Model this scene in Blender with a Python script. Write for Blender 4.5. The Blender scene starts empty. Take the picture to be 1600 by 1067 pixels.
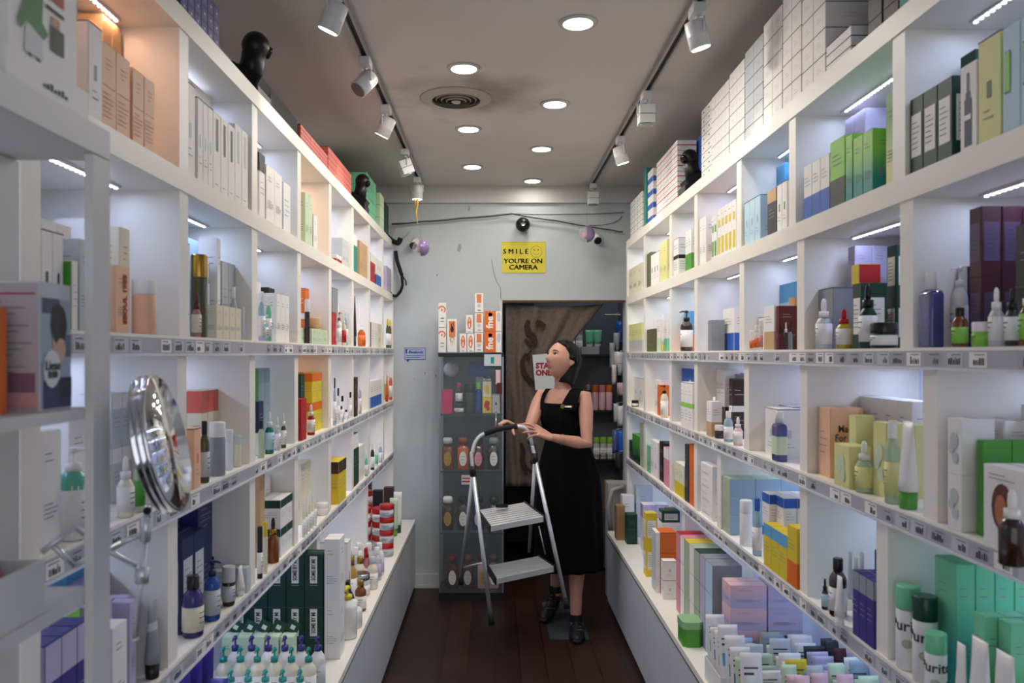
import bpy, math, random
from mathutils import Vector, Matrix
random.seed(7)
SC = bpy.context.scene
COL = SC.collection
# ---------------------------------------------------------------- camera
F = 1244.0            # focal length in pixels of the 1600 px wide frame
EYE = 1.55
cd = bpy.data.cameras.new('camera'); cam = bpy.data.objects.new('camera', cd); COL.objects.link(cam)
cam.location = (0, 0, EYE); cam.rotation_euler = (math.pi/2, 0, 0)
cd.sensor_width = 36; cd.lens = F/1600*36; cd.shift_x = 28/1600; cd.shift_y = 19.5/1600
cd.clip_start = .05; cd.dof.use_dof = True; cd.dof.focus_distance = 4.3; cd.dof.aperture_fstop = 6.0
SC.camera = cam
# ---------------------------------------------------------------- exposure, world, large lights
SC.view_settings.view_transform = 'Standard'; SC.view_settings.look = 'None'
SC.view_settings.gamma = 1; SC.view_settings.use_curve_mapping = False
SC.view_settings.exposure = 0.0
w = bpy.data.worlds.new('world'); SC.world = w; w.use_nodes = True
w.node_tree.nodes['Background'].inputs[0].default_value = (.75, .8, 1, 1)
w.node_tree.nodes['Background'].inputs[1].default_value = .10
K_LED, K_DOWN, K_SPOT, K_FILL = 1.08, 5.8, 1.3, 21.0
def area(name, loc, rot, sx, sy, energy, color):
    l = bpy.data.lights.new(name, 'AREA'); l.shape = 'RECTANGLE'; l.size = sx; l.size_y = sy
    l.energy = energy; l.color = color
    o = bpy.data.objects.new(name, l); o.location = loc; o.rotation_euler = rot; COL.objects.link(o)
    return o
# unseen fill lamp added behind the camera, tilted up to brighten the ceiling
area('front_fill', (0, -1.2, 1.6), (math.radians(107), 0, 0), 2.6, 1.9, K_FILL, (.93, .95, 1))

# ---------------------------------------------------------------- geometry of the place
CEIL = 2.66; BACK = 5.29
XL, XR = -.668, .822          # front planes of the two shelving walls
CL, CR = -.52, .70            # front edges of the two counters
DEP = .30
CZ = .455                     # counter top height
TOPS = {'L': [2.294, 1.945, 1.588, 1.248, .903], 'R': [2.250, 1.906, 1.562, 1.236, .910]}
BOTS = {'L': [2.247, 1.900, 1.548, 1.208, .863], 'R': [2.202, 1.857, 1.522, 1.196, .870]}
YEND = {'L': 5.27, 'R': 4.92}
DIVS = {'L': {1: [1.13,1.70,2.21,2.72,3.24,3.76,4.27,4.79], 2: [1.13,1.70,2.21,2.72,3.24,3.76,4.27,4.79],
              3: [1.13,1.69,2.19,2.68,3.23,3.76,4.26,4.82], 4: [1.13,1.64,2.19,2.68,3.23,3.76,4.26,4.82], 5: [3.02, 4.2]},
        'R': {1: [1.03,1.60,2.18,2.66,3.235,3.70,4.35], 2: [1.03,1.57,2.12,2.63,3.235,3.70,4.35],
              3: [.95,1.483,2.10,2.58,3.235,3.70,4.35], 4: [.95,1.67,2.10,2.90,3.24,3.70,4.35], 5: [1.65, 3.45]}}
YST = .70
TH = .05
def at(px, py, Y):            # point seen at that place of the photograph at depth Y
    return Vector(((px-772)*Y/F, Y, EYE-(py-553)*Y/F))

# ---------------------------------------------------------------- materials
PAL = {  # key: (name in words, colour)
 'wh': ('white', 'eae6e0'), 'cr': ('cream', 'e0d8bc'), 'gy': ('grey', '8c9094'), 'lg': ('pale grey', 'c0c4c6'),
 'dg': ('charcoal', '34363a'), 'bk': ('black', '121214'), 'pe': ('peach', 'eab892'), 'pk': ('pink', 'd98d98'),
 'hp': ('hot pink', 'c2205c'), 'rd': ('red', 'b01818'), 'dr': ('dark red', '5c1418'), 'mr': ('maroon', '4a1c26'),
 'or': ('orange', 'dc6a1c'), 'am': ('amber', '8a4a10'), 'ye': ('yellow', 'd9c02c'), 'py': ('pale yellow', 'dcd890'),
 'gr': ('green', '4f9a35'), 'lm': ('lime green', '8ccc4c'), 'dk': ('dark green', '0c3a2c'), 'mt': ('mint green', '74c496'),
 'tl': ('teal', '1c8a80'), 'sg': ('sage green', 'a9b89c'), 'ol': ('olive', '5c5c38'), 'pg': ('pale green', 'c8dcb8'),
 'nv': ('navy', '14234e'), 'bl': ('blue', '2b5db4'), 'lb': ('light blue', 'b4d0e0'), 'sb': ('sky blue', '5aa4d0'),
 'li': ('lilac', 'b8aec8'), 'pu': ('purple', '3a2f7c'), 'sl': ('slate blue', '5a5f98'), 'br': ('brown', '3c2418'),
 'kr': ('kraft brown', 'a47c52'), 'tn': ('tan', 'c4a074'), 'go': ('gold', 'b08a40'), 'co': ('coral', 'd4604e'),
 'sv': ('silver', 'b4b8bc'), 'gb': ('blue grey', '8ea2ae'), 'vm': ('dull violet', '5a4260'), 'sk': ('skin', 'c89478'), 'pp': ('pale pink', 'e0b8bc')}
def lin(h):
    v = [int(h[i:i+2], 16)/255 for i in (0, 2, 4)]
    return tuple(c/12.92 if c <= .04045 else ((c+.055)/1.055)**2.4 for c in v) + (1,)
MATS = {}
def mat(key, col=None, rough=.5, metal=0, emit=0, alpha=1, trans=0, noise=0, col2=None, scale=8, bump=0, ior=1.45, coat=0):
    if key in MATS: return MATS[key]
    m = bpy.data.materials.new(key); m.use_nodes = True; nt = m.node_tree; b = nt.nodes['Principled BSDF']
    c = lin(col)
    b.inputs['Base Color'].default_value = c; b.inputs['Roughness'].default_value = rough
    b.inputs['Metallic'].default_value = metal; b.inputs['IOR'].default_value = ior
    if trans: b.inputs['Transmission Weight'].default_value = trans
    if coat: b.inputs['Coat Weight'].default_value = coat
    if alpha < 1: b.inputs['Alpha'].default_value = alpha
    if emit: b.inputs['Emission Color'].default_value = c; b.inputs['Emission Strength'].default_value = emit
    if noise or bump:
        t = nt.nodes.new('ShaderNodeTexCoord'); n = nt.nodes.new('ShaderNodeTexNoise')
        n.inputs['Scale'].default_value = scale; n.inputs['Detail'].default_value = 6
        nt.links.new(t.outputs['Object'], n.inputs['Vector'])
        if noise:
            r = nt.nodes.new('ShaderNodeValToRGB'); r.color_ramp.elements[0].position = .5-noise; r.color_ramp.elements[1].position = .5+noise
            r.color_ramp.elements[0].color = lin(col2 or col); r.color_ramp.elements[1].color = c
            nt.links.new(n.outputs['Fac'], r.inputs['Fac']); nt.links.new(r.outputs['Color'], b.inputs['Base Color'])
        if bump:
            u = nt.nodes.new('ShaderNodeBump'); u.inputs['Strength'].default_value = bump; u.inputs['Distance'].default_value = .01
            nt.links.new(n.outputs['Fac'], u.inputs['Height']); nt.links.new(u.outputs['Normal'], b.inputs['Normal'])
    MATS[key] = m; return m
def paper(k): return mat('paper_'+PAL[k][0].replace(' ', '_'), PAL[k][1], .55)
SOFT = None
def plastic(k): return mat('plastic_'+PAL[k][0].replace(' ', '_'), PAL[k][1], .28)
def liquid(k): return mat('tinted_bottle_'+PAL[k][0].replace(' ', '_'), PAL[k][1], .12, trans=.35, coat=.3)
def grad(a, b):
    key = 'fade_%s_%s' % (a, b)
    if key in MATS: return MATS[key]
    m = mat(key, PAL[a][1], .5); nt = m.node_tree; t = nt.nodes.new('ShaderNodeTexCoord'); s = nt.nodes.new('ShaderNodeSeparateXYZ'); r = nt.nodes.new('ShaderNodeValToRGB')
    r.color_ramp.elements[0].color = lin(PAL[b][1]); r.color_ramp.elements[1].color = lin(PAL[a][1])
    r.color_ramp.elements[0].position = .25; r.color_ramp.elements[1].position = .7
    nt.links.new(t.outputs['Generated'], s.inputs[0]); nt.links.new(s.outputs['Z'], r.inputs['Fac']); nt.links.new(r.outputs['Color'], nt.nodes['Principled BSDF'].inputs['Base Color'])
    return m
WHITE = mat('white_laminate', 'ece6da', .42)
CABW = mat('white_cabinet_front', 'c6c9ce', .4)
METAL = mat('brushed_aluminium', 'cfd1d3', .38, .7)
CHROME = mat('chrome', 'd0d2d6', .08, 1)
BLACK = mat('black_plastic', '0c0c0e', .4)
RUBBER = mat('black_rubber', '141415', .8)
RAIL = mat('clear_price_rail', 'aeacb2', .3)
INK = mat('printed_ink', '3a3c42', .6)
LED = mat('lit_diode', 'f2f4ff', .5, emit=6)
LAMPON = mat('lit_lamp_face', 'fffaf0', .5, emit=7)
GLASS = mat('clear_glass', 'aab8ba', .03, alpha=.07)
ACRYL = mat('clear_acrylic', 'd8e0ea', .08, alpha=.35)

# ---------------------------------------------------------------- mesh builder
class MB:
    def __init__(s): s.v = []; s.f = []; s.m = []; s.mats = []; s.sm = []
    def mi(s, m):
        if m not in s.mats: s.mats.append(m)
        return s.mats.index(m)
    def face(s, idx, m, smooth=False): s.f.append(idx); s.m.append(s.mi(m)); s.sm.append(smooth)
    def poly(s, pts, m):
        n = len(s.v); s.v += [tuple(p) for p in pts]; s.face(list(range(n, n+len(pts))), m)
    def box(s, x0, x1, y0, y1, z0, z1, m, ch=0):
        if ch:
            c = ch; ring = [(x0+c,y0),(x1-c,y0),(x1,y0+c),(x1,y1-c),(x1-c,y1),(x0+c,y1),(x0,y1-c),(x0,y0+c)]
            s.prism(ring, z0, z1, m); return s
        n = len(s.v)
        s.v += [(x0,y0,z0),(x1,y0,z0),(x1,y1,z0),(x0,y1,z0),(x0,y0,z1),(x1,y0,z1),(x1,y1,z1),(x0,y1,z1)]
        for q in ((0,3,2,1),(4,5,6,7),(0,1,5,4),(1,2,6,5),(2,3,7,6),(3,0,4,7)): s.face([n+i for i in q], m)
        return s
    def prism(s, ring, z0, z1, m):
        n = len(s.v); k = len(ring)
        s.v += [(x, y, z0) for x, y in ring] + [(x, y, z1) for x, y in ring]
        s.face([n+i for i in reversed(range(k))], m); s.face([n+k+i for i in range(k)], m)
        for i in range(k): j = (i+1) % k; s.face([n+i, n+j, n+k+j, n+k+i], m)
    def rings(s, rs, m, caps=True, smooth=True, closed=True):
        n = len(s.v); k = len(rs[0])
        for r in rs: s.v += [tuple(p) for p in r]
        for a in range(len(rs)-1):
            for i in range(k if closed else k-1):
                j = (i+1) % k
                s.face([n+a*k+i, n+a*k+j, n+(a+1)*k+j, n+(a+1)*k+i], m, smooth)
        if caps: s.face([n+i for i in reversed(range(k))], m); s.face([n+(len(rs)-1)*k+i for i in range(k)], m)
        return s
    def lathe(s, prof, m, c=(0, 0, 0), seg=14, smooth=True, sx=1, sy=1, caps=True):
        rs = [[(c[0]+r*sx*math.cos(2*math.pi*i/seg), c[1]+r*sy*math.sin(2*math.pi*i/seg), c[2]+z) for i in range(seg)] for r, z in prof]
        return s.rings(rs, m, caps=caps, smooth=smooth)
    def tube(s, pts, rad, m, seg=8, caps=True, closed=False):
        pts = [Vector(p) for p in pts]; rs = []; n = len(pts)
        if not hasattr(rad, '__len__'): rad = [rad]*n
        up = None
        for i, p in enumerate(pts):
            t = (pts[min(i+1, n-1)]-pts[max(i-1, 0)]).normalized()
            if up is None:
                up = Vector((0, 0, 1)) if abs(t.z) < .9 else Vector((1, 0, 0))
            a = t.cross(up).normalized(); b = a.cross(t).normalized(); up = b
            rs.append([p+a*rad[i]*math.cos(2*math.pi*k/seg)+b*rad[i]*math.sin(2*math.pi*k/seg) for k in range(seg)])
        return s.rings(rs, m, caps)
    def ball(s, c, rx, ry, rz, m, seg=14, n=8):
        prof = [(math.sin(math.pi*(i+.15)/(n+.3)), -math.cos(math.pi*(i+.15)/(n+.3))) for i in range(n+1)]
        rs = [[(c[0]+rx*r*math.cos(2*math.pi*k/seg), c[1]+ry*r*math.sin(2*math.pi*k/seg), c[2]+rz*z) for k in range(seg)] for r, z in prof]
        return s.rings(rs, m)
    def mesh(s, name):
        me = bpy.data.meshes.new(name); me.from_pydata(s.v, [], s.f)
        for m in s.mats: me.materials.append(m)
        me.polygons.foreach_set('material_index', s.m); me.polygons.foreach_set('use_smooth', s.sm); me.update(); return me
    def build(s, name, parent=None, loc=None):
        o = bpy.data.objects.new(name, s.mesh(name)); COL.objects.link(o)
        if parent: o.parent = parent
        if loc: o.location = loc
        return o
def tag(o, label=None, cat=None, group=None, kind=None):
    if label: o['label'] = label
    if cat: o['category'] = cat
    if group: o['group'] = group
    if kind: o['kind'] = kind
    return o
def empty(name, loc=(0, 0, 0), rz=0, label=None, cat=None, group=None):
    o = bpy.data.objects.new(name, None); COL.objects.link(o); o.empty_display_size = .05
    o.location = loc; o.rotation_euler = (0, 0, rz); return tag(o, label, cat, group)
def copy_tree(o, parent=None):
    c = o.copy(); COL.objects.link(c)
    if parent: c.parent = parent
    for ch in list(o.children): copy_tree(ch, c)
    return c
def text_mesh(txt, size, m, name='lettering', parent=None, loc=(0,0,0), rot=(0,0,0), bold=0, align='CENTER', sx=1, sp=1):
    cu = bpy.data.curves.new(name, 'FONT'); cu.body = txt; cu.size = size; cu.align_x = align; cu.align_y = 'CENTER'
    cu.offset = bold; cu.extrude = .0003; cu.resolution_u = 2; cu.space_line = sp
    t = bpy.data.objects.new(name, cu); COL.objects.link(t)
    dg = bpy.context.evaluated_depsgraph_get(); me = bpy.data.meshes.new_from_object(t.evaluated_get(dg))
    bpy.data.objects.remove(t); bpy.data.curves.remove(cu)
    me.materials.clear(); me.materials.append(m)
    o = bpy.data.objects.new(name, me); COL.objects.link(o); o.parent = parent; o.location = loc; o.rotation_euler = rot; o.scale = (sx, 1, 1)
    return o
ORD = 'first second third fourth fifth sixth seventh eighth ninth tenth eleventh twelfth thirteenth fourteenth fifteenth sixteenth seventeenth eighteenth nineteenth twentieth'.split()
ORD += ['twenty-'+x for x in ORD[:9]] + ['thirtieth'] + ['thirty-'+x for x in ORD[:9]] + ['fortieth'] + ['forty-'+x for x in ORD[:9]] + ['fiftieth'] + ['fifty-'+x for x in ORD[:9]] + ['sixtieth'] + ['sixty-'+x for x in ORD[:9]]
# ================================================================ the room
def struct(name, mb): return tag(mb.build(name), kind='structure')
WALLM = mat('grey_white_plaster', 'c3c9cc', .8, noise=.28, col2='b2b8ba', scale=1.7, bump=.05)
CEILM = mat('ceiling_paint', 'cfc9c6', .85, noise=.3, col2='bfb9b2', scale=1.3, bump=.04)
TRIMW = mat('white_trim_paint', 'c8cacb', .6)
# dark wood laminate planks
FLOORM = mat('dark_wood_planks', '3a201a', .38)
nt = FLOORM.node_tree; b = nt.nodes['Principled BSDF']
tc = nt.nodes.new('ShaderNodeTexCoord'); mp = nt.nodes.new('ShaderNodeMapping'); mp.inputs['Rotation'].default_value = (0, 0, math.pi/2)
bt = nt.nodes.new('ShaderNodeTexBrick'); bt.inputs['Scale'].default_value = 1; bt.inputs['Brick Width'].default_value = 1.1; bt.inputs['Row Height'].default_value = .13
bt.inputs['Mortar Size'].default_value = .0025; bt.inputs['Color1'].default_value = lin('3e2620'); bt.inputs['Color2'].default_value = lin('2e1b17'); bt.inputs['Mortar'].default_value = lin('120a08')
nz = nt.nodes.new('ShaderNodeTexNoise'); nz.inputs['Scale'].default_value = 3; nz.inputs['Detail'].default_value = 8
mp2 = nt.nodes.new('ShaderNodeMapping'); mp2.inputs['Scale'].default_value = (14, 1.2, 1)
mx = nt.nodes.new('ShaderNodeMixRGB'); mx.blend_type = 'MULTIPLY'; mx.inputs['Fac'].default_value = .55
L = nt.links.new
L(tc.outputs['Object'], mp.inputs[0]); L(mp.outputs[0], bt.inputs[0]); L(tc.outputs['Object'], mp2.inputs[0]); L(mp2.outputs[0], nz.inputs['Vector'])
L(bt.outputs['Color'], mx.inputs[1]); L(nz.outputs['Fac'], mx.inputs[2]); L(mx.outputs[0], b.inputs['Base Color'])
struct('floor', MB().box(-1.2, 1.35, -1.4, 7.0, -.05, 0, FLOORM))
# ceiling, with a soot stain of its own around the vent
VX, VY = -.165, 3.46
nt = CEILM.node_tree; b = nt.nodes['Principled BSDF']; base = b.inputs['Base Color'].links[0].from_socket
tc = nt.nodes.new('ShaderNodeTexCoord'); mp = nt.nodes.new('ShaderNodeMapping'); mp.inputs['Location'].default_value = (-VX-.05, -VY+.03, -CEIL)
vd = nt.nodes.new('ShaderNodeVectorMath'); vd.operation = 'LENGTH'; nz = nt.nodes.new('ShaderNodeTexNoise'); nz.inputs['Scale'].default_value = 5
ad = nt.nodes.new('ShaderNodeMath'); ad.operation = 'MULTIPLY_ADD'; ad.inputs[1].default_value = .5; rp = nt.nodes.new('ShaderNodeValToRGB')
rp.color_ramp.elements[0].position = .33; rp.color_ramp.elements[0].color = (1,1,1,1); rp.color_ramp.elements[1].position = .62; rp.color_ramp.elements[1].color = (0,0,0,1)
mx = nt.nodes.new('ShaderNodeMixRGB'); mx.inputs[2].default_value = lin('6b6150')
sc_ = nt.nodes.new('ShaderNodeMath'); sc_.operation = 'MULTIPLY'; sc_.inputs[1].default_value = .75
L = nt.links.new
L(tc.outputs['Object'], mp.inputs[0]); L(mp.outputs[0], vd.inputs[0]); L(tc.outputs['Object'], nz.inputs['Vector'])
L(nz.outputs['Fac'], ad.inputs[0]); L(vd.outputs['Value'], ad.inputs[2]); L(ad.outputs[0], rp.inputs[0]); L(rp.outputs[0], sc_.inputs[0]); L(sc_.outputs[0], mx.inputs[0])
L(base, mx.inputs[1]); L(mx.outputs[0], b.inputs['Base Color'])
struct('ceiling', MB().box(-1.2, 1.35, -1.4, 7.0, CEIL, CEIL+.05, CEILM))
struct('wall_left', MB().box(-1.05, -.985, -1.4, 7.0, 0, CEIL, WALLM))
struct('wall_right', MB().box(1.14, 1.2, -1.4, 7.0, 0, CEIL, WALLM))
# back wall around the doorway
DX0, DX1, DZ = .055, .872, 1.895
wb = MB(); wb.box(-.985, DX0, BACK, BACK+.1, 0, CEIL, WALLM); wb.box(DX1, 1.14, BACK, BACK+.1, 0, CEIL, WALLM); wb.box(DX0, DX1, BACK, BACK+.1, DZ, CEIL, WALLM)
struct('wall_back', wb)
struct('trim_1', MB().box(-.985, 1.14, BACK-.03, BACK-.001, CEIL-.11, CEIL, mat('soffit_paint', 'c4c2bf', .8)))
struct('trim_2', MB().box(DX0-.02, DX0, BACK-.012, BACK-.001, 0, DZ+.005, TRIMW).box(DX0, DX1, BACK-.006, BACK-.001, DZ, DZ+.012, mat('brown_door_trim', '5c3a20', .6)))
struct('baseboard_back', MB().box(-.985, -.36, BACK-.015, BACK-.001, 0, .09, TRIMW).box(-.985, -.36, BACK-.02, BACK-.001, 0, .02, TRIMW))
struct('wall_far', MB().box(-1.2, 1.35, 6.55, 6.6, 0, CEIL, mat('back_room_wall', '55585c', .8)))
# small marks on the plaster
mk = MB(); dm = mat('plaster_scuff', '70706e', .9); lm = mat('plaster_patch', '9a9c9c', .9)
for px, py, s, mm in ((718,387,.05,lm),(683,430,.014,dm),(664,583,.012,dm),(647,592,.008,dm),(681,587,.014,dm),(733,326,.03,lm)):
    p = at(px, py, BACK); n = 9
    mk.poly([(p.x+s*(.45+.2*math.sin(3*k))*math.cos(2*math.pi*k/n)*.6, BACK-.0012, p.z+s*(1+.3*math.cos(5*k))*math.sin(2*math.pi*k/n)*.7) for k in range(n)], mm)
cp = [at(x, y, BACK) for x, y in ((768,405),(771,425),(776,440),(782,450),(783,468))]
mk.tube([(p.x, BACK-.001, p.z) for p in cp], .0015, dm, 4)
struct('trim_3', mk)

# ================================================================ shelving walls
def shelving(side):
    sg = -1 if side == 'L' else 1
    xf = XL if side == 'L' else XR; xb = xf+sg*DEP
    a, c = sorted((xf, xb)); ye = YEND[side]; T, B = TOPS[side], BOTS[side]
    where = 'white cubby shelving behind the round mirror' if side == 'L' else 'white cubby shelving beside the curtained doorway'
    root = empty('shelving_unit', (xf, YST, 0), 0, where, 'shelving')
    inv = Matrix.Translation((-xf, -YST, 0))
    def part(mb, name, par=None):
        o = mb.build(name, par or root); o.data.transform(inv); return o
    part(MB().box(min(xb, xb+sg*.012), max(xb, xb+sg*.012), YST, ye, CZ, T[0], mat('back_panel', 'd8dcee', .5)), 'back_panel')
    for i in range(5): part(MB().box(a, c, YST, ye, B[i], T[i], WHITE), 'shelf_board')
    fl = [CZ]+T[::-1]
    for r in range(1, 6):
        z0 = T[r] if r < 5 else CZ; z1 = B[r-1]
        ds = DIVS[side][r]
        for y in ds:
            aa, cc = (a, c-.004) if sg < 0 else (a+.004, c)
            part(MB().box(aa, cc, y, y+TH, z0, z1, WHITE), 'divider')
    part(MB().box(a, c, ye-.001, ye+.03 if side == 'R' else ye+.018, CZ, T[0], WHITE), 'end_panel')
    # joint line and price rails
    rng = random.Random(5 if side == 'L' else 6)
    for i in (2, 3, 4):
        m = MB(); x0 = xf-sg*.004; zc = (B[i]+T[i])/2
        lo, hi = sorted((x0, xf+sg*.0005))
        m.box(lo, hi, YST, ye, B[i]+.001, T[i]-.006, RAIL)
        m.box(min(lo, x0-sg*.003), max(hi, x0-sg*.003), YST, ye, B[i]-.002, B[i]+.003, mat('rail_lip', 'd8d8dc', .3))
        o = part(m, 'price_rail')
        x1 = x0-sg*.0006; y = YST+.3; rest = MB(); cnt = 0
        pa = [paper('wh'), paper('lg'), mat('price_tag_grey', 'a9a9ae', .6)]
        while y < ye-.1:
            if rng.random() < .85:
                t = MB() if cnt < 30 else rest
                wd = rng.uniform(.045, .06); m2 = rng.choice(pa)
                def q(ya, yb, za, zb, mm, dx=0):
                    xx = x1-sg*dx; P = [(xx,ya,za),(xx,yb,za),(xx,yb,zb),(xx,ya,zb)]
                    t.poly(P if sg < 0 else P[::-1], mm)
                q(y, y+wd, B[i]+.005, T[i]-.009, m2)
                n = rng.randint(3, 6); yy = y+.008
                for k in range(n):
                    bw = rng.uniform(.002, .006); q(yy, yy+bw, B[i]+.009, B[i]+.009+rng.uniform(.007, .014), INK, .0004); yy += bw+rng.uniform(.001, .003)
                q(y+.006, y+wd*.7, T[i]-.014, T[i]-.0125, INK, .0004)
                if cnt < 30: part(t, 'price_tag', o)
                cnt += 1
            y += rng.uniform(.055, .07)
        if rest.f: tag(part(rest, 'price_tag', o), kind='stuff')
    # LED strips under every board, one per cubby, with the light they give
    for r in range(1, 6):
        z = B[r-1]; ds = sorted(DIVS[side][r]); edges = [YST]+ds+[ye]
        if r == 5: edges = [YST, 1.7, 2.7, 3.6, ye]
        for k in range(len(edges)-1):
            y0 = edges[k]+(TH if k else 0)+.03; y1 = edges[k+1]-.03
            if y1-y0 < .1: continue
            x = xf+sg*(.115 if r < 3 else .225); y0b, y1b = y0+.02, y1-.01
            m = MB().box(x-.006, x+.006, y0b, y1b, z-.006, z-.0002, METAL)
            st = part(m, 'light_strip')
            d = MB(); n = int((y1b-y0b)/.017)
            for q in range(n):
                yy = y0b+.01+q*.017; s = .003
                d.box(x-s, x+s, yy-s, yy+s, z-.0085, z-.0055, LED)
            part(d, 'diodes', st)
            bounce_tint = (side == 'L' and ((r == 1 and k in (1, 4)) or (r == 3 and k == 4)))  # cubbies whose lamp colour stands in for reflection off the orange boxes
            colr = (1, .58, .38) if bounce_tint else (.50, .62, 1)
            if side == 'R' and k >= 5: colr = (.60, .72, 1)
            if r >= 4: colr = (.46, .64, 1) if side == 'R' else (.54, .66, 1)
            area('shelf_light', (x, (y0b+y1b)/2, z-.0064), (0, 0, 0), .004, y1b-y0b, K_LED*(y1b-y0b)/.45*(.9 if r == 5 else 1), colr)
shelving('L'); shelving('R')
# aluminium joint cover strips on the front of the top boards are hairlines; counters
def counter(side):
    sg = -1 if side == 'L' else 1; xf = CL if side == 'L' else CR; xw = -.985 if side == 'L' else 1.14
    ye = BACK-.022 if side == 'L' else 4.93
    root = empty('base_cabinet', (xf, YST, 0), 0, 'white base cabinet under the '+('mirror-side shelves' if side == 'L' else 'doorway-side shelves'), 'cabinet')
    inv = Matrix.Translation((-xf, -YST, 0))
    a, c = sorted((xf+sg*.02, xw-sg*.001))
    def part(mb, name, par=None):
        o = mb.build(name, par or root); o.data.transform(inv); return o
    part(MB().box(a, c, YST, ye, .0, CZ-.03, CABW), 'carcass')
    a2, c2 = sorted((xf, xw-sg*.001))
    part(MB().box(a2, c2, YST, ye, CZ-.025, CZ-.0005, WHITE), 'counter_top')
    part(MB().box(*sorted((xf, xf+sg*.012)), YST, ye, CZ-.032, CZ-.026, mat('shadow_gap', '4a4a4c', .6)), 'top_seam')
    y = YST; k = 0
    while y < ye-.05:
        y1 = min(y+.50, ye)
        part(MB().box(*sorted((xf+sg*.002, xf+sg*.019)), y+.002, y1-.002, .03, CZ-.034, CABW), 'door')
        y = y1
counter('L'); counter('R')
# ================================================================ products
# every product faces -Y, stands on z = 0 and is centred on x = 0; w along x, d along y
PROTO = {}
def panel(mb, w, d, x0, x1, z0, z1, m, face='f', e=.0006):
    # a printed panel on the front ('f') or on both sides ('s'); x0..x1 as a fraction of the width
    if face == 'f':
        X0, X1 = -w/2+x0*w, -w/2+x1*w; y = -d/2-e
        mb.poly([(X0,y,z0),(X1,y,z0),(X1,y,z1),(X0,y,z1)], m)
    else:
        for s in (-1, 1):
            Y0, Y1 = -d/2+x0*d, -d/2+x1*d; x = s*(w/2+e)
            P = [(x,Y0,z0),(x,Y1,z0),(x,Y1,z1),(x,Y0,z1)]; mb.poly(P if s > 0 else P[::-1], m)
def lines(mb, w, d, h, z0, z1, m, n=4, face='f', x0=.15, x1=.85, seed=1):
    r = random.Random(seed)
    for i in range(n):
        z = z1-(z1-z0)*(i+.5)/n; t = min(.0017, h*.010)
        panel(mb, w, d, x0, x0+(x1-x0)*r.uniform(.55, 1), z-t/2, z+t/2, m, face, .0012)
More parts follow.
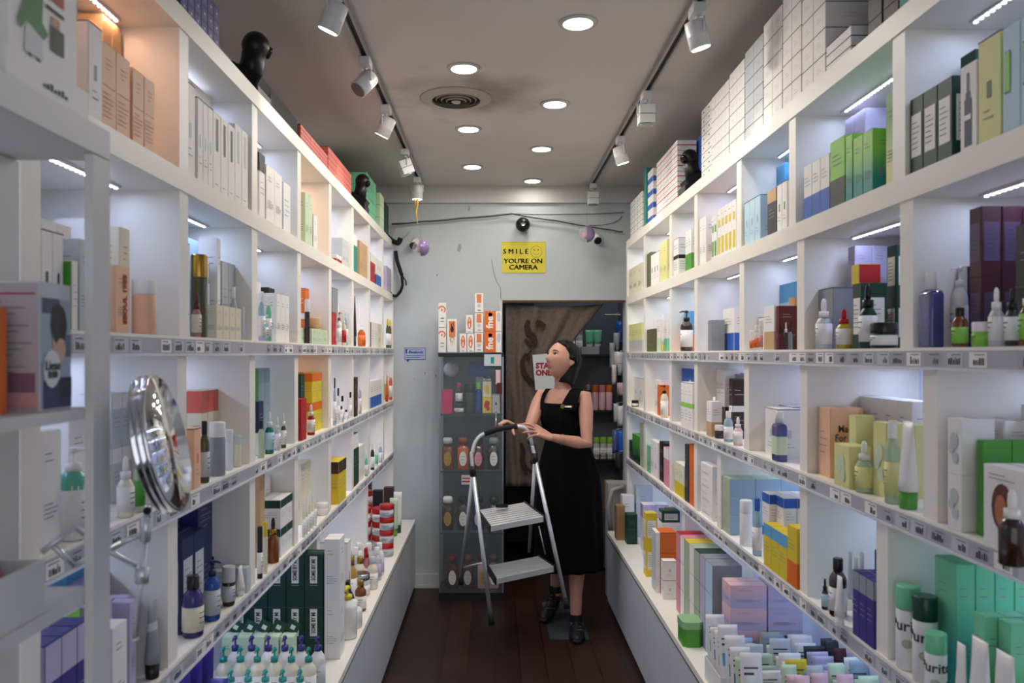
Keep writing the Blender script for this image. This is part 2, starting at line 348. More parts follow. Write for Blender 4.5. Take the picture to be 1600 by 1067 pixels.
def carton(w, d, h, c, st, c2):
    mb = MB(); body = paper(c); k2 = paper(c2); ink = mat('soft_ink', '85858c', .6) if c not in ('bk','nv','dk','dg','mr','bl','pu','br','dr') else mat('pale_ink', '9c9c98', .6)
    if st == 'fade': body = grad(c, c2)
    ch = min(.0015, w*.04)
    mb.box(-w/2, w/2, -d/2, d/2, 0, h, body, ch)
    mb.box(-w/2+.002, w/2-.002, -d/2+.002, d/2-.002, h, h+.0008, body)
    mb.box(-w/2+.001, w/2-.001, -.0006, .0006, h+.0006, h+.0012, ink) if d > .05 else None
    for f in 'fs':
        if st in ('lined', 'mark', 'band'): panel(mb, w, d, 0.0, 1.0, h-.0024, h-.0002, mat('box_seam', '55535a', .8), f, .0003)
        if st in ('lines', 'fade'): lines(mb, w, d, h, h*.25, h*.4, ink, 4, f); lines(mb, w, d, h, h*.72, h*.84, ink, 2, f, .2, .7, 3)
        elif st == 'lined': # stacked stock: a line of print in the middle
            lines(mb, w, d, h, h*.35, h*.6, ink, 2, f, .3, .75)
        elif st == 'thin': panel(mb, w, d, 0.08, .92, h*.5, h*.512, k2, f); lines(mb, w, d, h, h*.12, h*.44, k2, 6, f, .1, .9); lines(mb, w, d, h, h*.68, h*.85, k2, 3, f, .3, .7, 2)
        elif st == 'low': panel(mb, w, d, 0.01, .99, 0.001, h*.42, k2, f); lines(mb, w, d, h, h*.6, h*.8, ink, 3, f)
        elif st == 'top': panel(mb, w, d, 0.01, .99, h*.72, h*.998, k2, f); lines(mb, w, d, h, h*.35, h*.6, ink, 3, f)
        elif st == 'band': panel(mb, w, d, 0.01, .99, h*.45, h*.55, k2, f); lines(mb, w, d, h, h*.15, h*.4, ink, 4, f); lines(mb, w, d, h, h*.7, h*.85, k2, 2, f)
        elif st == 'panel': panel(mb, w, d, .12, .88, h*.22, h*.78, k2, f); lines(mb, w, d, h, h*.3, h*.7, INK, 6, f, .2, .8)
        elif st == 'stripe': panel(mb, w, d, .36, .66, h*.52, h*.93, k2, f); lines(mb, w, d, h, h*.08, h*.12, ink, 1, f)
        elif st == 'dots': panel(mb, w, d, .25, .75, h*.62, h*.78, k2, f); panel(mb, w, d, .2, .8, h*.08, h*.42, k2, f); lines(mb, w, d, h, h*.84, h*.92, ink, 1, f)
        elif st == 'window': panel(mb, w, d, .14, .46, h*.38, h*.78, BLACK, f); panel(mb, w, d, .17, .46, h*.40, h*.76, k2, f, .0012)
        elif st == 'mark': panel(mb, w, d, .4, .6, h*.42, h*.58, k2, f); lines(mb, w, d, h, h*.2, h*.34, ink, 2, f, .25, .75)
        elif st == 'oval':
            y = -d/2-.001; n = 16
            if f == 'f':
                mb.poly([(.27*w*math.cos(2*math.pi*i/n), y, h*.5+.3*h*math.sin(2*math.pi*i/n)) for i in range(n)], mat('brown_print', '5a2c1c', .5))
                mb.poly([(-.03*w+.15*w*math.cos(2*math.pi*i/n), y-.0006, h*.46+.2*h*math.sin(2*math.pi*i/n)) for i in range(n)], mat('skin_print', 'b8704c', .5))
            lines(mb, w, d, h, h*.82, h*.92, ink, 2, f)
        elif st == 'bottle':
            panel(mb, w, d, .28, .72, h*.06, h*.6, k2, f); panel(mb, w, d, .36, .64, h*.6, h*.68, k2, f); panel(mb, w, d, .42, .58, h*.68, h*.9, k2, f)
            panel(mb, w, d, .3, .7, h*.36, h*.42, body, f, .0013)
        elif st == 'side': 
            if f == 's': panel(mb, w, d, .01, .99, .001, h-.001, k2, f)
            else: lines(mb, w, d, h, h*.3, h*.7, ink, 4, f)
        elif st == 'flower':
            if f == 'f':
                y = -d/2-.001
                for i, (fx, fz, s) in enumerate(((0,.6,.3),(.1,.3,.22),(-.15,.45,.2))):
                    mb.poly([(fx*w+s*min(w, h*.6)*math.cos(a*.7), y-.0004*i, fz*h+s*min(w, h*.6)*math.sin(a*.7)*1.2) for a in range(9)], k2)
    return mb.build('carton')
def stdprof(r, h, sh=.86, neck=.4):
    return [(r*.9, 0), (r, h*.03), (r, h*sh*.93), (r*.93, h*sh), (r*neck*1.3, h*.97), (r*neck, h)]
def lab(mb, r, z0, z1, k, seg=14, e=.0008, ink=True):
    mb.lathe([(r+e, z0), (r+e, z1)], paper(k), seg=seg)
    if ink:
        for a in range(3):
            z = z0+(z1-z0)*(.75-.2*a); t = .0009
            pts = [-.62+(1.1-.25*a)*i/4 for i in range(5)]
            for i in range(4):
                P = [((r+e+.0006)*math.sin(x), -(r+e+.0006)*math.cos(x)) for x in (pts[i], pts[i+1])]
                P2 = [(P[0][0],P[0][1],z-t),(P[1][0],P[1][1],z-t),(P[1][0],P[1][1],z+t),(P[0][0],P[0][1],z+t)]
                mb.poly(P2, INK if k not in ('bk','nv','dk') else paper('lg'))
def bottle(kind, w, h, c, c2, cl):
    r = w/2; seg = 16 if w > .03 else 10
    root = empty(kind)
    def P(mb, n, z=0, par=root): return mb.build(n, par, (0, 0, z) if z else None)
    bm = liquid(c) if c in ('am','ol','rd','or','lb','pu','sl','pg','gb','tl','ye','br','bl','pk','sb') else plastic(c)
    cm = plastic(c2) if c2 not in ('go','sv') else mat('cap_'+PAL[c2][0], PAL[c2][1], .25, 1)
    if kind == 'pump_bottle':
        bh = h*.72; P(MB().lathe(stdprof(r, bh), bm, seg=seg), 'body')
        P(MB().lathe([(r*.5, 0), (r*.5, h*.08), (r*.2, h*.09), (r*.13, h*.1), (r*.13, h*.2)], cm, seg=seg), 'collar', bh)
        m = MB().lathe([(r*.3, 0), (r*.32, h*.03), (r*.2, h*.06)], cm, seg=seg); m.tube([(0, 0, h*.035), (0, -r*.8, h*.035), (0, -r*1.15, h*.01)], [r*.16, r*.14, r*.1], cm, 6)
        P(m, 'pump_head', bh+h*.19)
    elif kind == 'dropper_bottle':
        bh = h*.62; P(MB().lathe(stdprof(r, bh, .85, .5), bm, seg=seg), 'body')
        P(MB().lathe([(r*.62, 0), (r*.62, h*.12), (r*.5, h*.125)], cm, seg=seg), 'collar', bh)
        P(MB().lathe([(r*.3, 0), (r*.36, h*.08), (r*.3, h*.2), (r*.12, h*.245)], plastic(c2 if c2 not in ('go', 'sv') else 'bk'), seg=seg), 'rubber_bulb', bh+h*.125)
    elif kind == 'bottle':
        bh = h*.78; P(MB().lathe(stdprof(r, bh, .86, .45), bm, seg=seg), 'body')
        P(MB().lathe([(r*.56, 0), (r*.58, h*.01), (r*.58, h*.2), (r*.5, h*.215)], cm, seg=seg), 'cap', bh)
    elif kind == 'cylinder_bottle':
        bh = h*.72; P(MB().lathe([(r*.96, 0), (r, .003), (r, bh-.003), (r*.94, bh)], bm, seg=seg), 'body')
        P(MB().lathe([(r*.98, 0), (r, .002), (r, h*.26), (r*.93, h*.28)], cm, seg=seg), 'cap', bh)
    elif kind == 'square_bottle':
        bh = h*.76; s = r
        def sq(q, z, k=.3): 
            return [((abs(math.cos(t))**k)*math.copysign(q, math.cos(t)), (abs(math.sin(t))**k)*math.copysign(q*.6, math.sin(t)), z) for t in [2*math.pi*(i+.5)/20 for i in range(20)]]
        P(MB().rings([sq(s*.95, 0), sq(s, .004), sq(s, bh*.9), sq(s*.86, bh*.97), sq(s*.4, bh)], bm), 'body')
        P(MB().lathe([(r*.42, 0), (r*.42, h*.22), (r*.38, h*.235)], cm, seg=seg), 'cap', bh)
        if cl: P(MB().rings([sq(s+.0008, bh*.18), sq(s+.0008, bh*.66)], paper(cl), caps=False), 'label_sticker')
        return root
    elif kind == 'jar':
        bh = h*.6; P(MB().lathe([(r*.9, 0), (r, h*.05), (r, bh*.95), (r*.93, bh)], bm, seg=20), 'body')
        P(MB().lathe([(r*1.0, 0), (r*1.02, .002), (r*1.02, h*.36), (r*.96, h*.4)], cm, seg=20), 'lid', bh)
        if cl: m = MB(); lab(m, r, bh*.2, bh*.85, cl, 20); P(m, 'label_sticker')
        return root
    elif kind == 'tube':
        m = MB(); rs = []
        for i in range(7):
            t = i/6; a = r*(1+.12*t); bq = r*(1-t)*.95+.0015
            rs.append([(a*math.cos(2*math.pi*k/14), bq*math.sin(2*math.pi*k/14), h*.2+h*.8*t) for k in range(14)])
        m.rings(rs, plastic(c)); P(m, 'body')
        P(MB().lathe([(r*.8, 0), (r*.86, .002), (r*.9, h*.2)], cm, seg=seg), 'cap')
        if cl:
            m = MB(); q = .42
            rr = [[(r*(1+.12*t)*1.02*math.cos(2*math.pi*k/14), (r*(1-t)*.95+.0022)*math.sin(2*math.pi*k/14)*1.03, h*.2+h*.8*t) for k in range(14)] for t in (.55, .68)]
            m.rings(rr, paper(cl), caps=False); P(m, 'label_band')
        return root
    elif kind == 'spray_bottle':
        bh = h*.74; P(MB().lathe(stdprof(r, bh, .8, .4), bm, seg=seg), 'body')
        m = MB().lathe([(r*.5, 0), (r*.42, h*.08), (r*.36, h*.14)], cm, seg=seg); m.box(-r*.28, r*.28, -r*.9, r*.5, h*.12, h*.24, cm, .001); m.tube([(0, -r*.5, h*.14), (0, -r*.85, h*.06), (0, -r*.6, 0)], r*.12, cm, 6)
        P(m, 'trigger_head', bh)
    if cl: m = MB(); lab(m, r, h*.1, h*.5, cl, seg); P(m, 'label_sticker')
    return root
CAT = {'carton': 'box', 'pump_bottle': 'bottle', 'dropper_bottle': 'bottle', 'bottle': 'bottle', 'cylinder_bottle': 'bottle', 'square_bottle': 'bottle', 'jar': 'jar', 'tube': 'tube', 'spray_bottle': 'bottle'}
def product(kind, w, d, h, c, st='lines', c2='gy', cl=None):
    key = (kind, round(w, 3), round(d, 3), round(h, 3), c, st, c2, cl)
    if key in PROTO: return copy_tree(PROTO[key])
    o = carton(w, d, h, c, st, c2) if kind == 'carton' else bottle(kind, w, h, c, c2, cl)
    if kind != 'carton': o.name = kind
    PROTO[key] = o; return o
STN = {'lines': '', 'lined': ' stock', 'fade': ' fading to %s', 'low': ' with %s base', 'top': ' with %s top', 'band': ' with %s band', 'thin': ' with %s print', 'panel': ' with %s panel', 'stripe': ' with %s stripe',
       'dots': ' with %s blocks', 'window': ' with %s windows', 'mark': ' with %s emblem', 'oval': ' with oval portrait', 'bottle': ' printed with %s bottle', 'side': ' with %s sides', 'flower': ' with %s flower'}
def describe(kind, c, st, c2, cl, size=''):
    k = kind.replace('_', ' '); a = PAL[c][0]
    if kind == 'carton':
        s = STN[st]; return (size+a+' carton'+(s % PAL[c2][0] if '%' in s else s))
    cap = {'pump_bottle': 'pump', 'dropper_bottle': 'dropper', 'jar': 'lid', 'spray_bottle': 'trigger'}.get(kind, 'cap')
    return size+a+' '+('bottle' if 'bottle' in kind else k)+' with '+PAL[c2][0]+' '+cap
ITEMS = []     # (object, description, shelf, position, layer, size) for the labels
USED = {}
ROW = {1: 'top shelf', 2: 'second shelf', 3: 'third shelf', 4: 'fourth shelf', 5: 'counter', 0: 'ledge'}
CUR = ['L', 1]
QUEUE = []
def flush():   # what stands in front is set down first, the rest finds its place behind it
    for q in sorted(QUEUE, key=lambda q: q[0]): q[3].extend(put_now(*q[1], **q[2]))
    QUEUE.clear()
def shelf(side, row): flush(); CUR[0] = side; CUR[1] = row
def put(*a, **k):
    r = []; QUEUE.append((k.get('ins', .012), a, k, r)); return r
def put_now(kind, x0, x1, yt, c, st='lines', c2='gy', cl=None, n=1, s=1, ins=.012, dep=None, front=None, rz=0, w=None, k=1, word=None):
    """x0..x1: the run of pixels the front shows, yt: its top at the near end; n along the shelf, s high, k deep."""
    side, row = CUR; sg = -1 if side == 'L' else 1
    xf = front if front is not None else (XL if side == 'L' else XR)
    zb = (TOPS[side][row] if row < 5 else CZ)
    lim = (BOTS[side][row-1]-.012) if row > 0 else CEIL-.006
    X = abs(xf)+ins
    if x1 < x0: x0, x1 = x1, x0
    da, db = abs(772-x0), abs(772-x1); near, far = max(da, db), min(da, db)
    if kind == 'carton':
        Y0, Y1 = F*X/near, F*X/far
    else:
        dc = (near+far)/2; r0 = (near-far)/F/2*(F*X/dc); X2 = X+r0; Yc = F*X2/dc; r = (near-far)/F/2*Yc; Y0, Y1 = Yc-r, Yc+r
    if w: Y1 = Y0+w*n
    Yh = Y0 if kind == 'carton' else (Y0+Y1)/2
    H = EYE+(553-yt)*Yh/F-zb
    ds = [YST]+sorted(DIVS[side][row])+[YEND[side]] if row else [YST, YEND[side]]
    lo_, hi_ = ds[0], ds[-1]
    if Y1 > ds[-1]-.003: Y0 -= Y1-ds[-1]+.003; Y1 = ds[-1]-.003
    # keep it inside its cubby
    if row and (row < 5 or xf in (XL, XR)):
        mid = (Y0+Y1)/2
        for a in range(len(ds)-1):
            lo, hi = ds[a]+(TH if a else 0)+.003, ds[a+1]-.003
            if ds[a] <= mid < ds[a+1]+(TH if a+2 < len(ds) else 0):
                W = min(Y1-Y0, hi-lo); lo_, hi_ = lo, hi
                if Y0 < lo: Y0 = lo; Y1 = lo+W
                if Y1 > hi: Y1 = hi; Y0 = hi-W
                break
    H = max(.02, min(H, lim-zb)); h = H/s; wd = (Y1-Y0)/n
    if kind != 'carton' and n > 1: wd *= .94
    dd = dep or (min(max(wd, .03), .08) if kind == 'carton' else wd)
    if kind == 'square_bottle': dd = wd*.6
    if kind == 'carton': wv = wd-.0012
    else: wv = wd
    occ = USED.setdefault((side, row), [])
    grp = None
    made = []
    for a in range(n):
        yc = Y0+(Y1-Y0)*(a+.5)/n
        for b in range(k):
            off = b*(dd+.001); x_in = abs(xf)+ins+off
            ok = False
            for t in range(15):
                for q in range(15):
                    dy = (.025*((q+1)//2))*wv*(1 if q % 2 else -1); yq = yc+dy
                    bx = (x_in, x_in+dd, yq-wv/2, yq+wv/2)
                    if q and not (lo_ <= bx[2] and bx[3] <= hi_): continue
                    if not any(bx[0] < o[1]-.0005 and bx[1] > o[0]+.0005 and bx[2] < o[3]-.0005 and bx[3] > o[2]+.0005 and o[4] < zb+H and o[5] > zb for o in occ): ok = True; break
                if ok: yc = yq; break
                x_in += .02
            if not ok or x_in+dd > .965 if side == 'L' else (not ok or x_in+dd > 1.118): continue
            for q in range(s):
                o = product(kind, wv, dd, h-.0006, c, st, c2, cl)
                jit = random.uniform(-.0006, .0006)
                o.location = (sg*(x_in+dd/2), yc, zb+q*h+.0004); o.rotation_euler = (0, 0, (math.pi/2 if side == 'L' else -math.pi/2)+rz)
                made.append((o, b)); ITEMS.append([o, (word or describe(kind, c, st, c2, cl)), ('mirror-side ' if side == 'L' else 'doorway-side ')+ROW[row], yc, q if s > 1 else -1, s, x_in, kind, wv*h])
            USED[(side, row)].append((x_in, x_in+dd, yc-wv/2, yc+wv/2, zb, zb+H))
    return [m[0] for m in made]
def C(x0, x1, yt, c, st='lines', c2='gy', **k): return put('carton', x0, x1, yt, c, st, c2, **k)
def P_(x0, x1, yt, c, c2='wh', cl='wh', **k): return put('pump_bottle', x0, x1, yt, c, '', c2, cl, **k)
def D_(x0, x1, yt, c, c2='wh', cl='wh', **k): return put('dropper_bottle', x0, x1, yt, c, '', c2, cl, **k)
def B_(x0, x1, yt, c, c2='wh', cl='wh', **k): return put('bottle', x0, x1, yt, c, '', c2, cl, **k)
def Y_(x0, x1, yt, c, c2='wh', cl=None, **k): return put('cylinder_bottle', x0, x1, yt, c, '', c2, cl, **k)
def S_(x0, x1, yt, c, c2='wh', cl=None, **k): return put('square_bottle', x0, x1, yt, c, '', c2, cl, **k)
def J_(x0, x1, yt, c, c2='wh', cl=None, **k): return put('jar', x0, x1, yt, c, '', c2, cl, **k)
def T_(x0, x1, yt, c, c2='wh', cl=None, **k): return put('tube', x0, x1, yt, c, '', c2, cl, **k)
# ================================================================ left wall stock
shelf('L', 0)   # on top of the unit, z 2.294
C(282,343,-60,'pu','mark','li', n=6, s=3, dep=.10, ins=.01)
C(470,512,193,'co','lined', n=3, s=5, dep=.14, ins=.02)
C(513,549,228,'co','lined', n=3, s=5, dep=.14, ins=.02)
C(555,572,262,'sg','lined', n=2, s=4, dep=.12, ins=.07)
C(573,592,268,'mt','lined', n=4, s=4, dep=.10, ins=.03)
C(594,600,300,'pg','lined', n=2, s=3, dep=.10, ins=.01)
C(601,607,315,'dk','lined', n=1, s=3, dep=.10, ins=.01)
shelf('L', 1)
C(117,139,-40,'wh','mark', n=1, dep=.07, ins=.02)
C(138,160,30,'wh','mark', n=1, dep=.07, ins=.01)
C(155,202,59,'pe','thin','co', n=2, dep=.05)
C(207,242,104,'pe','thin','co', n=2, dep=.05)
C(160,190,10,'tn','lines', n=2, dep=.06, ins=.12)
C(284,300,118,'wh','mark','lg', n=1, dep=.06)
C(300,333,143,'wh','mark','lg', n=4, dep=.06)
C(333,367,172,'wh','stripe','dg', n=3, dep=.05)
C(367,388,192,'wh','stripe','lg', n=2, dep=.05)
C(284,330,112,'wh','lines','lg', n=3, dep=.06, ins=.08)
C(405,414,237,'wh','top','bk', dep=.05)
C(416,441,256,'wh','lines', n=2, dep=.06, ins=.01)
C(443,454,283,'wh','side','lb', dep=.05, ins=.01)
C(477,488,300,'pg','lines', n=2, dep=.05)
C(490,496,334,'wh','lines', n=1, dep=.05)
B_(497,509,330,'tn','go', ins=.03)
C(500,514,326,'tn','band','go', n=1, dep=.06, ins=.05)
C(522,531,357,'wh','lines', n=1)
C(526,534,397,'wh','low','rd', n=1, ins=.0)
C(536,545,372,'lg','lines', n=2, ins=.02)
C(549,557,362,'tl','top','wh', n=1)
C(558,576,372,'tn','lines', n=3, dep=.06)
C(579,586,395,'rd','top','wh', n=2, dep=.04)
C(587,597,402,'wh','low','bl', n=3, dep=.04)
C(604,611,415,'li','lines', n=2, dep=.04)
shelf('L', 2)
C(64,112,341,'wh','lines','lg', n=2, dep=.06, ins=.10)
C(64,116,356,'wh','mark','dg', n=3, dep=.05, ins=.01)
C(112,122,407,'wh','side','gr', n=1, dep=.05, ins=.0)
C(124,142,373,'lg','lines', n=1, dep=.07, ins=.0)
C(178,200,341,'wh','lines','lg', n=1, dep=.06, ins=.08)
SEOUL = C(180,203,414,'pe','lines','wh', n=1, dep=.06, ins=.0)
C(203,219,354,'cr','thin','co', n=1, dep=.05, ins=.03)
Y_(208,244,437,'pe','wh',ins=.0)
P_(176,198,376,'wh','wh','wh', ins=.06)
C(283,298,376,'wh','mark','lg', n=2, s=1, dep=.06)
Y_(299,324,398,'ol','go', ins=.0)
D_(300,314,456,'pk','dr','cr', ins=.0)
C(284,352,367,'lb','side','dg', n=2, dep=.08, ins=.14)
Y_(325,352,409,'lg','sv', ins=.01)
C(352,357,372,'wh','lines', n=1, dep=.05, ins=.02)
C(357,377,411,'lg','side','bk', n=2, dep=.06, ins=.05)
B_(360,370,448,'sv','wh', 'nv', ins=.02)
C(338,377,476,'cr','lines', n=4, dep=.035, ins=.0)
Y_(372,382,480,'lg','lg', ins=.0)
C(404,430,438,'wh','lines','lb', n=2, dep=.08, ins=.07)
B_(404,414,455,'lb','wh', ins=.0); B_(415,424,462,'mt','wh', ins=.0); P_(405,419,490,'lb','wh', ins=.0)
C(432,452,458,'wh','lines', n=3, dep=.06)
C(448,457,449,'bk','lines', n=1, dep=.07)
C(477,483,450,'or','band','wh', n=1, dep=.05, ins=.06)
Y_(476,484,468,'br','wh', ins=.0)
C(485,494,460,'tn','lines', n=1, dep=.06, ins=.06)
J_(487,513,497,'pe','tn', ins=.01)
C(478,512,512,'pg','lines', n=4, dep=.02, ins=.0)
C(520,528,449,'gy','mark','dg', n=1, dep=.05, ins=.04)
C(519,525,487,'rd','lines', n=1, dep=.05)
P_(526,534,486,'wh','rd', ins=.0); P_(534,541,492,'cr','wh','rd', ins=.0); B_(541,547,489,'lb','lb', ins=.02)
C(528,537,478,'wh','lines', n=1, ins=.06)
T_(552,557,462,'br','dg', ins=.0)
P_(559,571,506,'or','wh', 'or', ins=.0)
B_(569,575,500,'cr','wh', ins=.06)
C(580,590,503,'wh','side','bk', n=2, dep=.05); C(591,600,506,'cr','lines', n=2, dep=.05)
B_(603,608,498,'ol','ye', ins=.0); B_(608,613,500,'ol','ye', ins=.01)
shelf('L', 3)
C(62,96,676,'wh','lines','lg', n=1, dep=.08, ins=.02)
C(108,142,658,'wh','lines', n=1, dep=.08, ins=.12)
P_(92,139,694,'wh','wh','wh', ins=-.005, word='white bottle with green collar and white pump')
C(176,207,616,'lg','top','wh', n=2, s=2, dep=.07, ins=.10)
D_(184,209,712,'cr','wh','wh', ins=.0)
B_(210,226,700,'pg','wh','gr', ins=.0)
C(230,262,640,'wh','lines', n=2, dep=.06, ins=.10)
C(304,326,610,'wh','top','rd', n=1, dep=.10, ins=.14)
C(323,347,610,'cr','top','co', n=3, dep=.04, ins=.09)
C(303,314,670,'pe','mark','co', n=1, dep=.04, ins=.0)
B_(312,327,657,'ol','bk','lg', ins=.0)
Y_(328,352,659,'gy','wh', ins=.0)
Y_(352,364,671,'wh','wh', ins=.01); Y_(365,377,680,'cr','lg', ins=.01)
C(404,422,576,'gb','side','gr', n=2, dep=.05, ins=.07)
C(404,412,628,'nv','low','wh', n=1, dep=.05, ins=.03)
C(430,445,612,'lb','low','mt', n=1, dep=.07, ins=.08)
B_(403,413,657,'pg','bk',None, ins=.0)
D_(414,428,642,'tl','wh','lb', ins=.0)
D_(429,438,650,'lg','wh', ins=.0); D_(439,447,644,'ol','wh', ins=.0)
C(470,476,585,'dk','lines', n=1, dep=.05, ins=.03)
C(477,490,583,'or','lines', n=2, dep=.06, ins=.05, s=2)
C(490,505,583,'ye','top','or', n=2, dep=.05, ins=.03, s=2)
C(471,479,624,'rd','lines', n=1, dep=.05, ins=.0)
D_(480,492,631,'rd','wh','wh', ins=.0)
for a,b_,y,c,c2 in ((521,525,590,'lb','bk'),(526,531,606,'wh','bk'),(520,526,622,'wh','wh'),(532,538,618,'wh','bk'),(531,536,634,'wh','bk'),(538,544,640,'wh','bk'),(545,550,612,'wh','bk')):
    B_(a,b_,y,c,c2, ins=.0)
C(538,549,602,'wh','mark','bk', n=2, dep=.05, ins=.08)
C(554,559,590,'br','lines', n=1, ins=.0); B_(560,565,598,'li','wh', ins=.0)
C(579,596,596,'wh','low','bl', n=4, dep=.05)
T_(602,607,585,'or','rd', ins=.0); B_(608,613,580,'co','wh', ins=.0); C(602,606,600,'ye','lines', ins=.05)
shelf('L', 4)
C(66,140,1014,'pu','top','li', n=3, s=1, dep=.05, ins=.0)
C(66,142,985,'wh','top','lm', n=4, s=2, dep=.06, ins=.055)
C(150,176,950,'li','lines', n=2, dep=.05, ins=.05)
C(82,142,884,'sb','lines','wh', n=2, dep=.08, ins=.17)
C(100,214,940,'li','lines', n=6, dep=.05, ins=.12)
C(176,199,983,'wh','lines', n=1, dep=.06, ins=-.0)
C(203,223,942,'li','lines', n=2, dep=.04, ins=.03)
T_(226,250,940,'gy','bk','lg', ins=.0)
C(284,332,775,'nv','side','pu', n=2, s=2, dep=.09, ins=.09)
C(284,320,845,'nv','panel','lg', n=2, dep=.07, ins=.05)
B_(286,318,898,'pu','bk','cr', ins=-.0, word='cobalt blue bottle with black cap and cream label')
P_(319,344,872,'bl','nv','lg', ins=.0)
D_(338,352,868,'nv','bk','lg', ins=.02)
J_(348,367,884,'br','lg','lg', ins=.0)
T_(368,383,884,'wh','wh', ins=.0)
C(384,396,890,'lg','lines', n=2, dep=.05, ins=.0)
C(406,414,735,'tn','lines', n=1, dep=.06, ins=.04)
C(414,432,752,'wh','side','dk', n=2, s=2, dep=.07, ins=.06)
C(444,462,778,'wh','top','dk', n=2, s=2, dep=.07, ins=.01)
Y_(402,410,822,'bk','bk','wh', ins=.0)
Y_(411,418,815,'cr','ye', ins=.0)
D_(418,436,808,'am','go',None, ins=.0)
for i in range(5): B_(472+i*4.6,476.4+i*4.6,784-i*4,'cr','wh', ins=.0)
C(471,486,726,'cr','lines', n=3, dep=.05, ins=.06)
J_(496,514,784,'wh','wh', ins=.0)
Y_(484,494,732,'cr','wh', ins=.08)
C(519,528,706,'pk','lines', n=1, dep=.06); C(529,541,722,'ye','top','br', n=2, dep=.06, ins=.0)
C(551,560,680,'dk','top','wh', n=1, dep=.05); C(561,569,698,'wh','side','gr', n=2, dep=.05, s=2); B_(570,575,708,'mt','wh', ins=.0)
B_(579,585,693,'br','wh', ins=.0); B_(586,591,692,'wh','wh','mt', ins=.0); B_(592,597,691,'lb','wh', ins=.0)
shelf('L', 5)
flush()
CF = XL+.148   # goods here stand on the counter, in front of the cubby line
# wall of dark green boxes facing the door
C5 = []
def loose(kind, px, Y, w, d, h, c, st='lines', c2='gy', cl=None, z=CZ, n=1, s=1, rz=0, word=None, side=None, X=None, shelfn=None, dx=None, eps=.0004):
    o_ = []
    X0 = X if X is not None else (px-772)*Y/F
    for a in range(n):
        for q in range(s):
            o = product(kind, w, d, h-.0006, c, st, c2, cl)
            o.location = (X0+a*(dx or (w+.0012)), Y, z+q*h+eps); o.rotation_euler = (0, 0, rz)
            sd = side or ('L' if X0 < 0 else 'R')
            ITEMS.append([o, word or describe(kind, c, st, c2, cl), shelfn or (('mirror-side ' if sd == 'L' else 'doorway-side ')+'counter'), Y, q if s > 1 else -1, s, abs(o.location.x), kind, w*h]); o_.append(o)
    return o_
GB = loose('carton', None, 2.885, .0648, .07, .189, 'dk', 'lined', X=-.910, n=5, s=2, word='dark green carton with vertical white lettering')
loose('carton', None, 2.90, .056, .09, .215, 'wh', 'lines', s=2, X=-.581)
loose('carton', 500, 3.35, .06, .07, .31, 'wh', 'mark', 'rd', n=2, X=-.70)
# mint boxes with open lids
MINT = loose('carton', None, 2.68, .044, .05, .15, 'pg', 'lines', X=-.886, n=5, dx=.0485, word='mint green box with its dark lid open')
for o in MINT:
    o.data = o.data.copy() if o is MINT[0] else MINT[0].data
for i in range(6): loose('pump_bottle', None, 2.575, .047, .047, .19, 'wh', '', 'pu', 'lg', X=-.837+i*.0535)
for i in range(6): loose('pump_bottle', None, 2.50, .047, .047, .18, 'cr', '', 'tl', 'wh', X=-.85+i*.0535)
for i in range(5): loose('pump_bottle', None, 2.42, .047, .047, .14, 'wh', '', 'tl', None, X=-.80+i*.0525)
for i in range(3): loose('tube', None, 2.32-.06*i, .045, .045, .15, 'pu', '', 'sb', None, X=-.80-.04*i)
for i in range(3): loose('tube', None, 2.50-.07*i, .045, .045, .19, 'pu', '', 'bk', None, X=-.905-.01*i)
# red lidded jars, three high
for i in range(3): loose('jar', None, 4.50, .10, .10, .076, 'wh', '', 'rd', 'wh', X=-.85+i*.105, s=3)
for i in range(2): loose('jar', None, 4.62, .10, .10, .076, 'wh', '', 'rd', 'wh', X=-.86+i*.105, s=4)
loose('jar', None, 4.33, .075, .075, .07, 'sv', '', 'rd', 'lg', X=-.585, s=4)
for i in range(3): loose('carton', None, 5.0, .06, .06, (.30,.24,.26)[i], ('br','bk','br')[i], 'mark', 'lg', X=-.80+i*.07)
for i in range(4): loose('tube', None, 4.88-.09*i, .045, .045, .25-.02*i, ('wh','pg','nv','nv')[i], '', ('dg','gr','nv','nv')[i], None, X=-.59-.012*i)
for i in range(14): loose('bottle', None, 3.95-.09*(i//7)+.0*i, .045, .045, .16, 'lg' if i%2 else 'wh', '', 'wh', 'li', X=-.88+(i%7)*.052)
for i in range(5): loose('bottle', None, 3.72, .05, .05, .15, 'cr', '', ('wh','go','wh','go','lg')[i], 'wh', X=-.80+i*.058)
# novelty pumps on the open counter
loose('cylinder_bottle', None, 3.62, .09, .09, .10, 'lg', '', 'sv', 'wh', X=-.61)
for X,Y,c,c2,h in ((-.600,3.74,'pk','rd',.19),(-.765,3.61,'pk','rd',.18),(-.605,3.30,'nv','bk',.16)):
    loose('spray_bottle', None, Y, .05, .05, h, c, '', c2, 'wh', X=X)
for X,Y,c,h in ((-.66,3.28,'br',.11),(-.57,3.40,'am',.13),(-.645,3.14,'go',.15),(-.70,3.12,'am',.12),(-.635,3.54,'go',.2),(-.70,3.52,'go',.18)):
    loose('bottle', None, Y, .048, .048, h, c, '', 'go', 'wh', X=X)
loose('bottle', None, 3.20, .085, .085, .105, 'wh', '', 'wh', None, X=-.572, word='round white egg-shaped bottle')
o = loose('pump_bottle', None, 3.08, .075, .075, .205, 'wh', '', 'ye', None, X=-.567, word='white cone-shaped bottle with yellow pump')
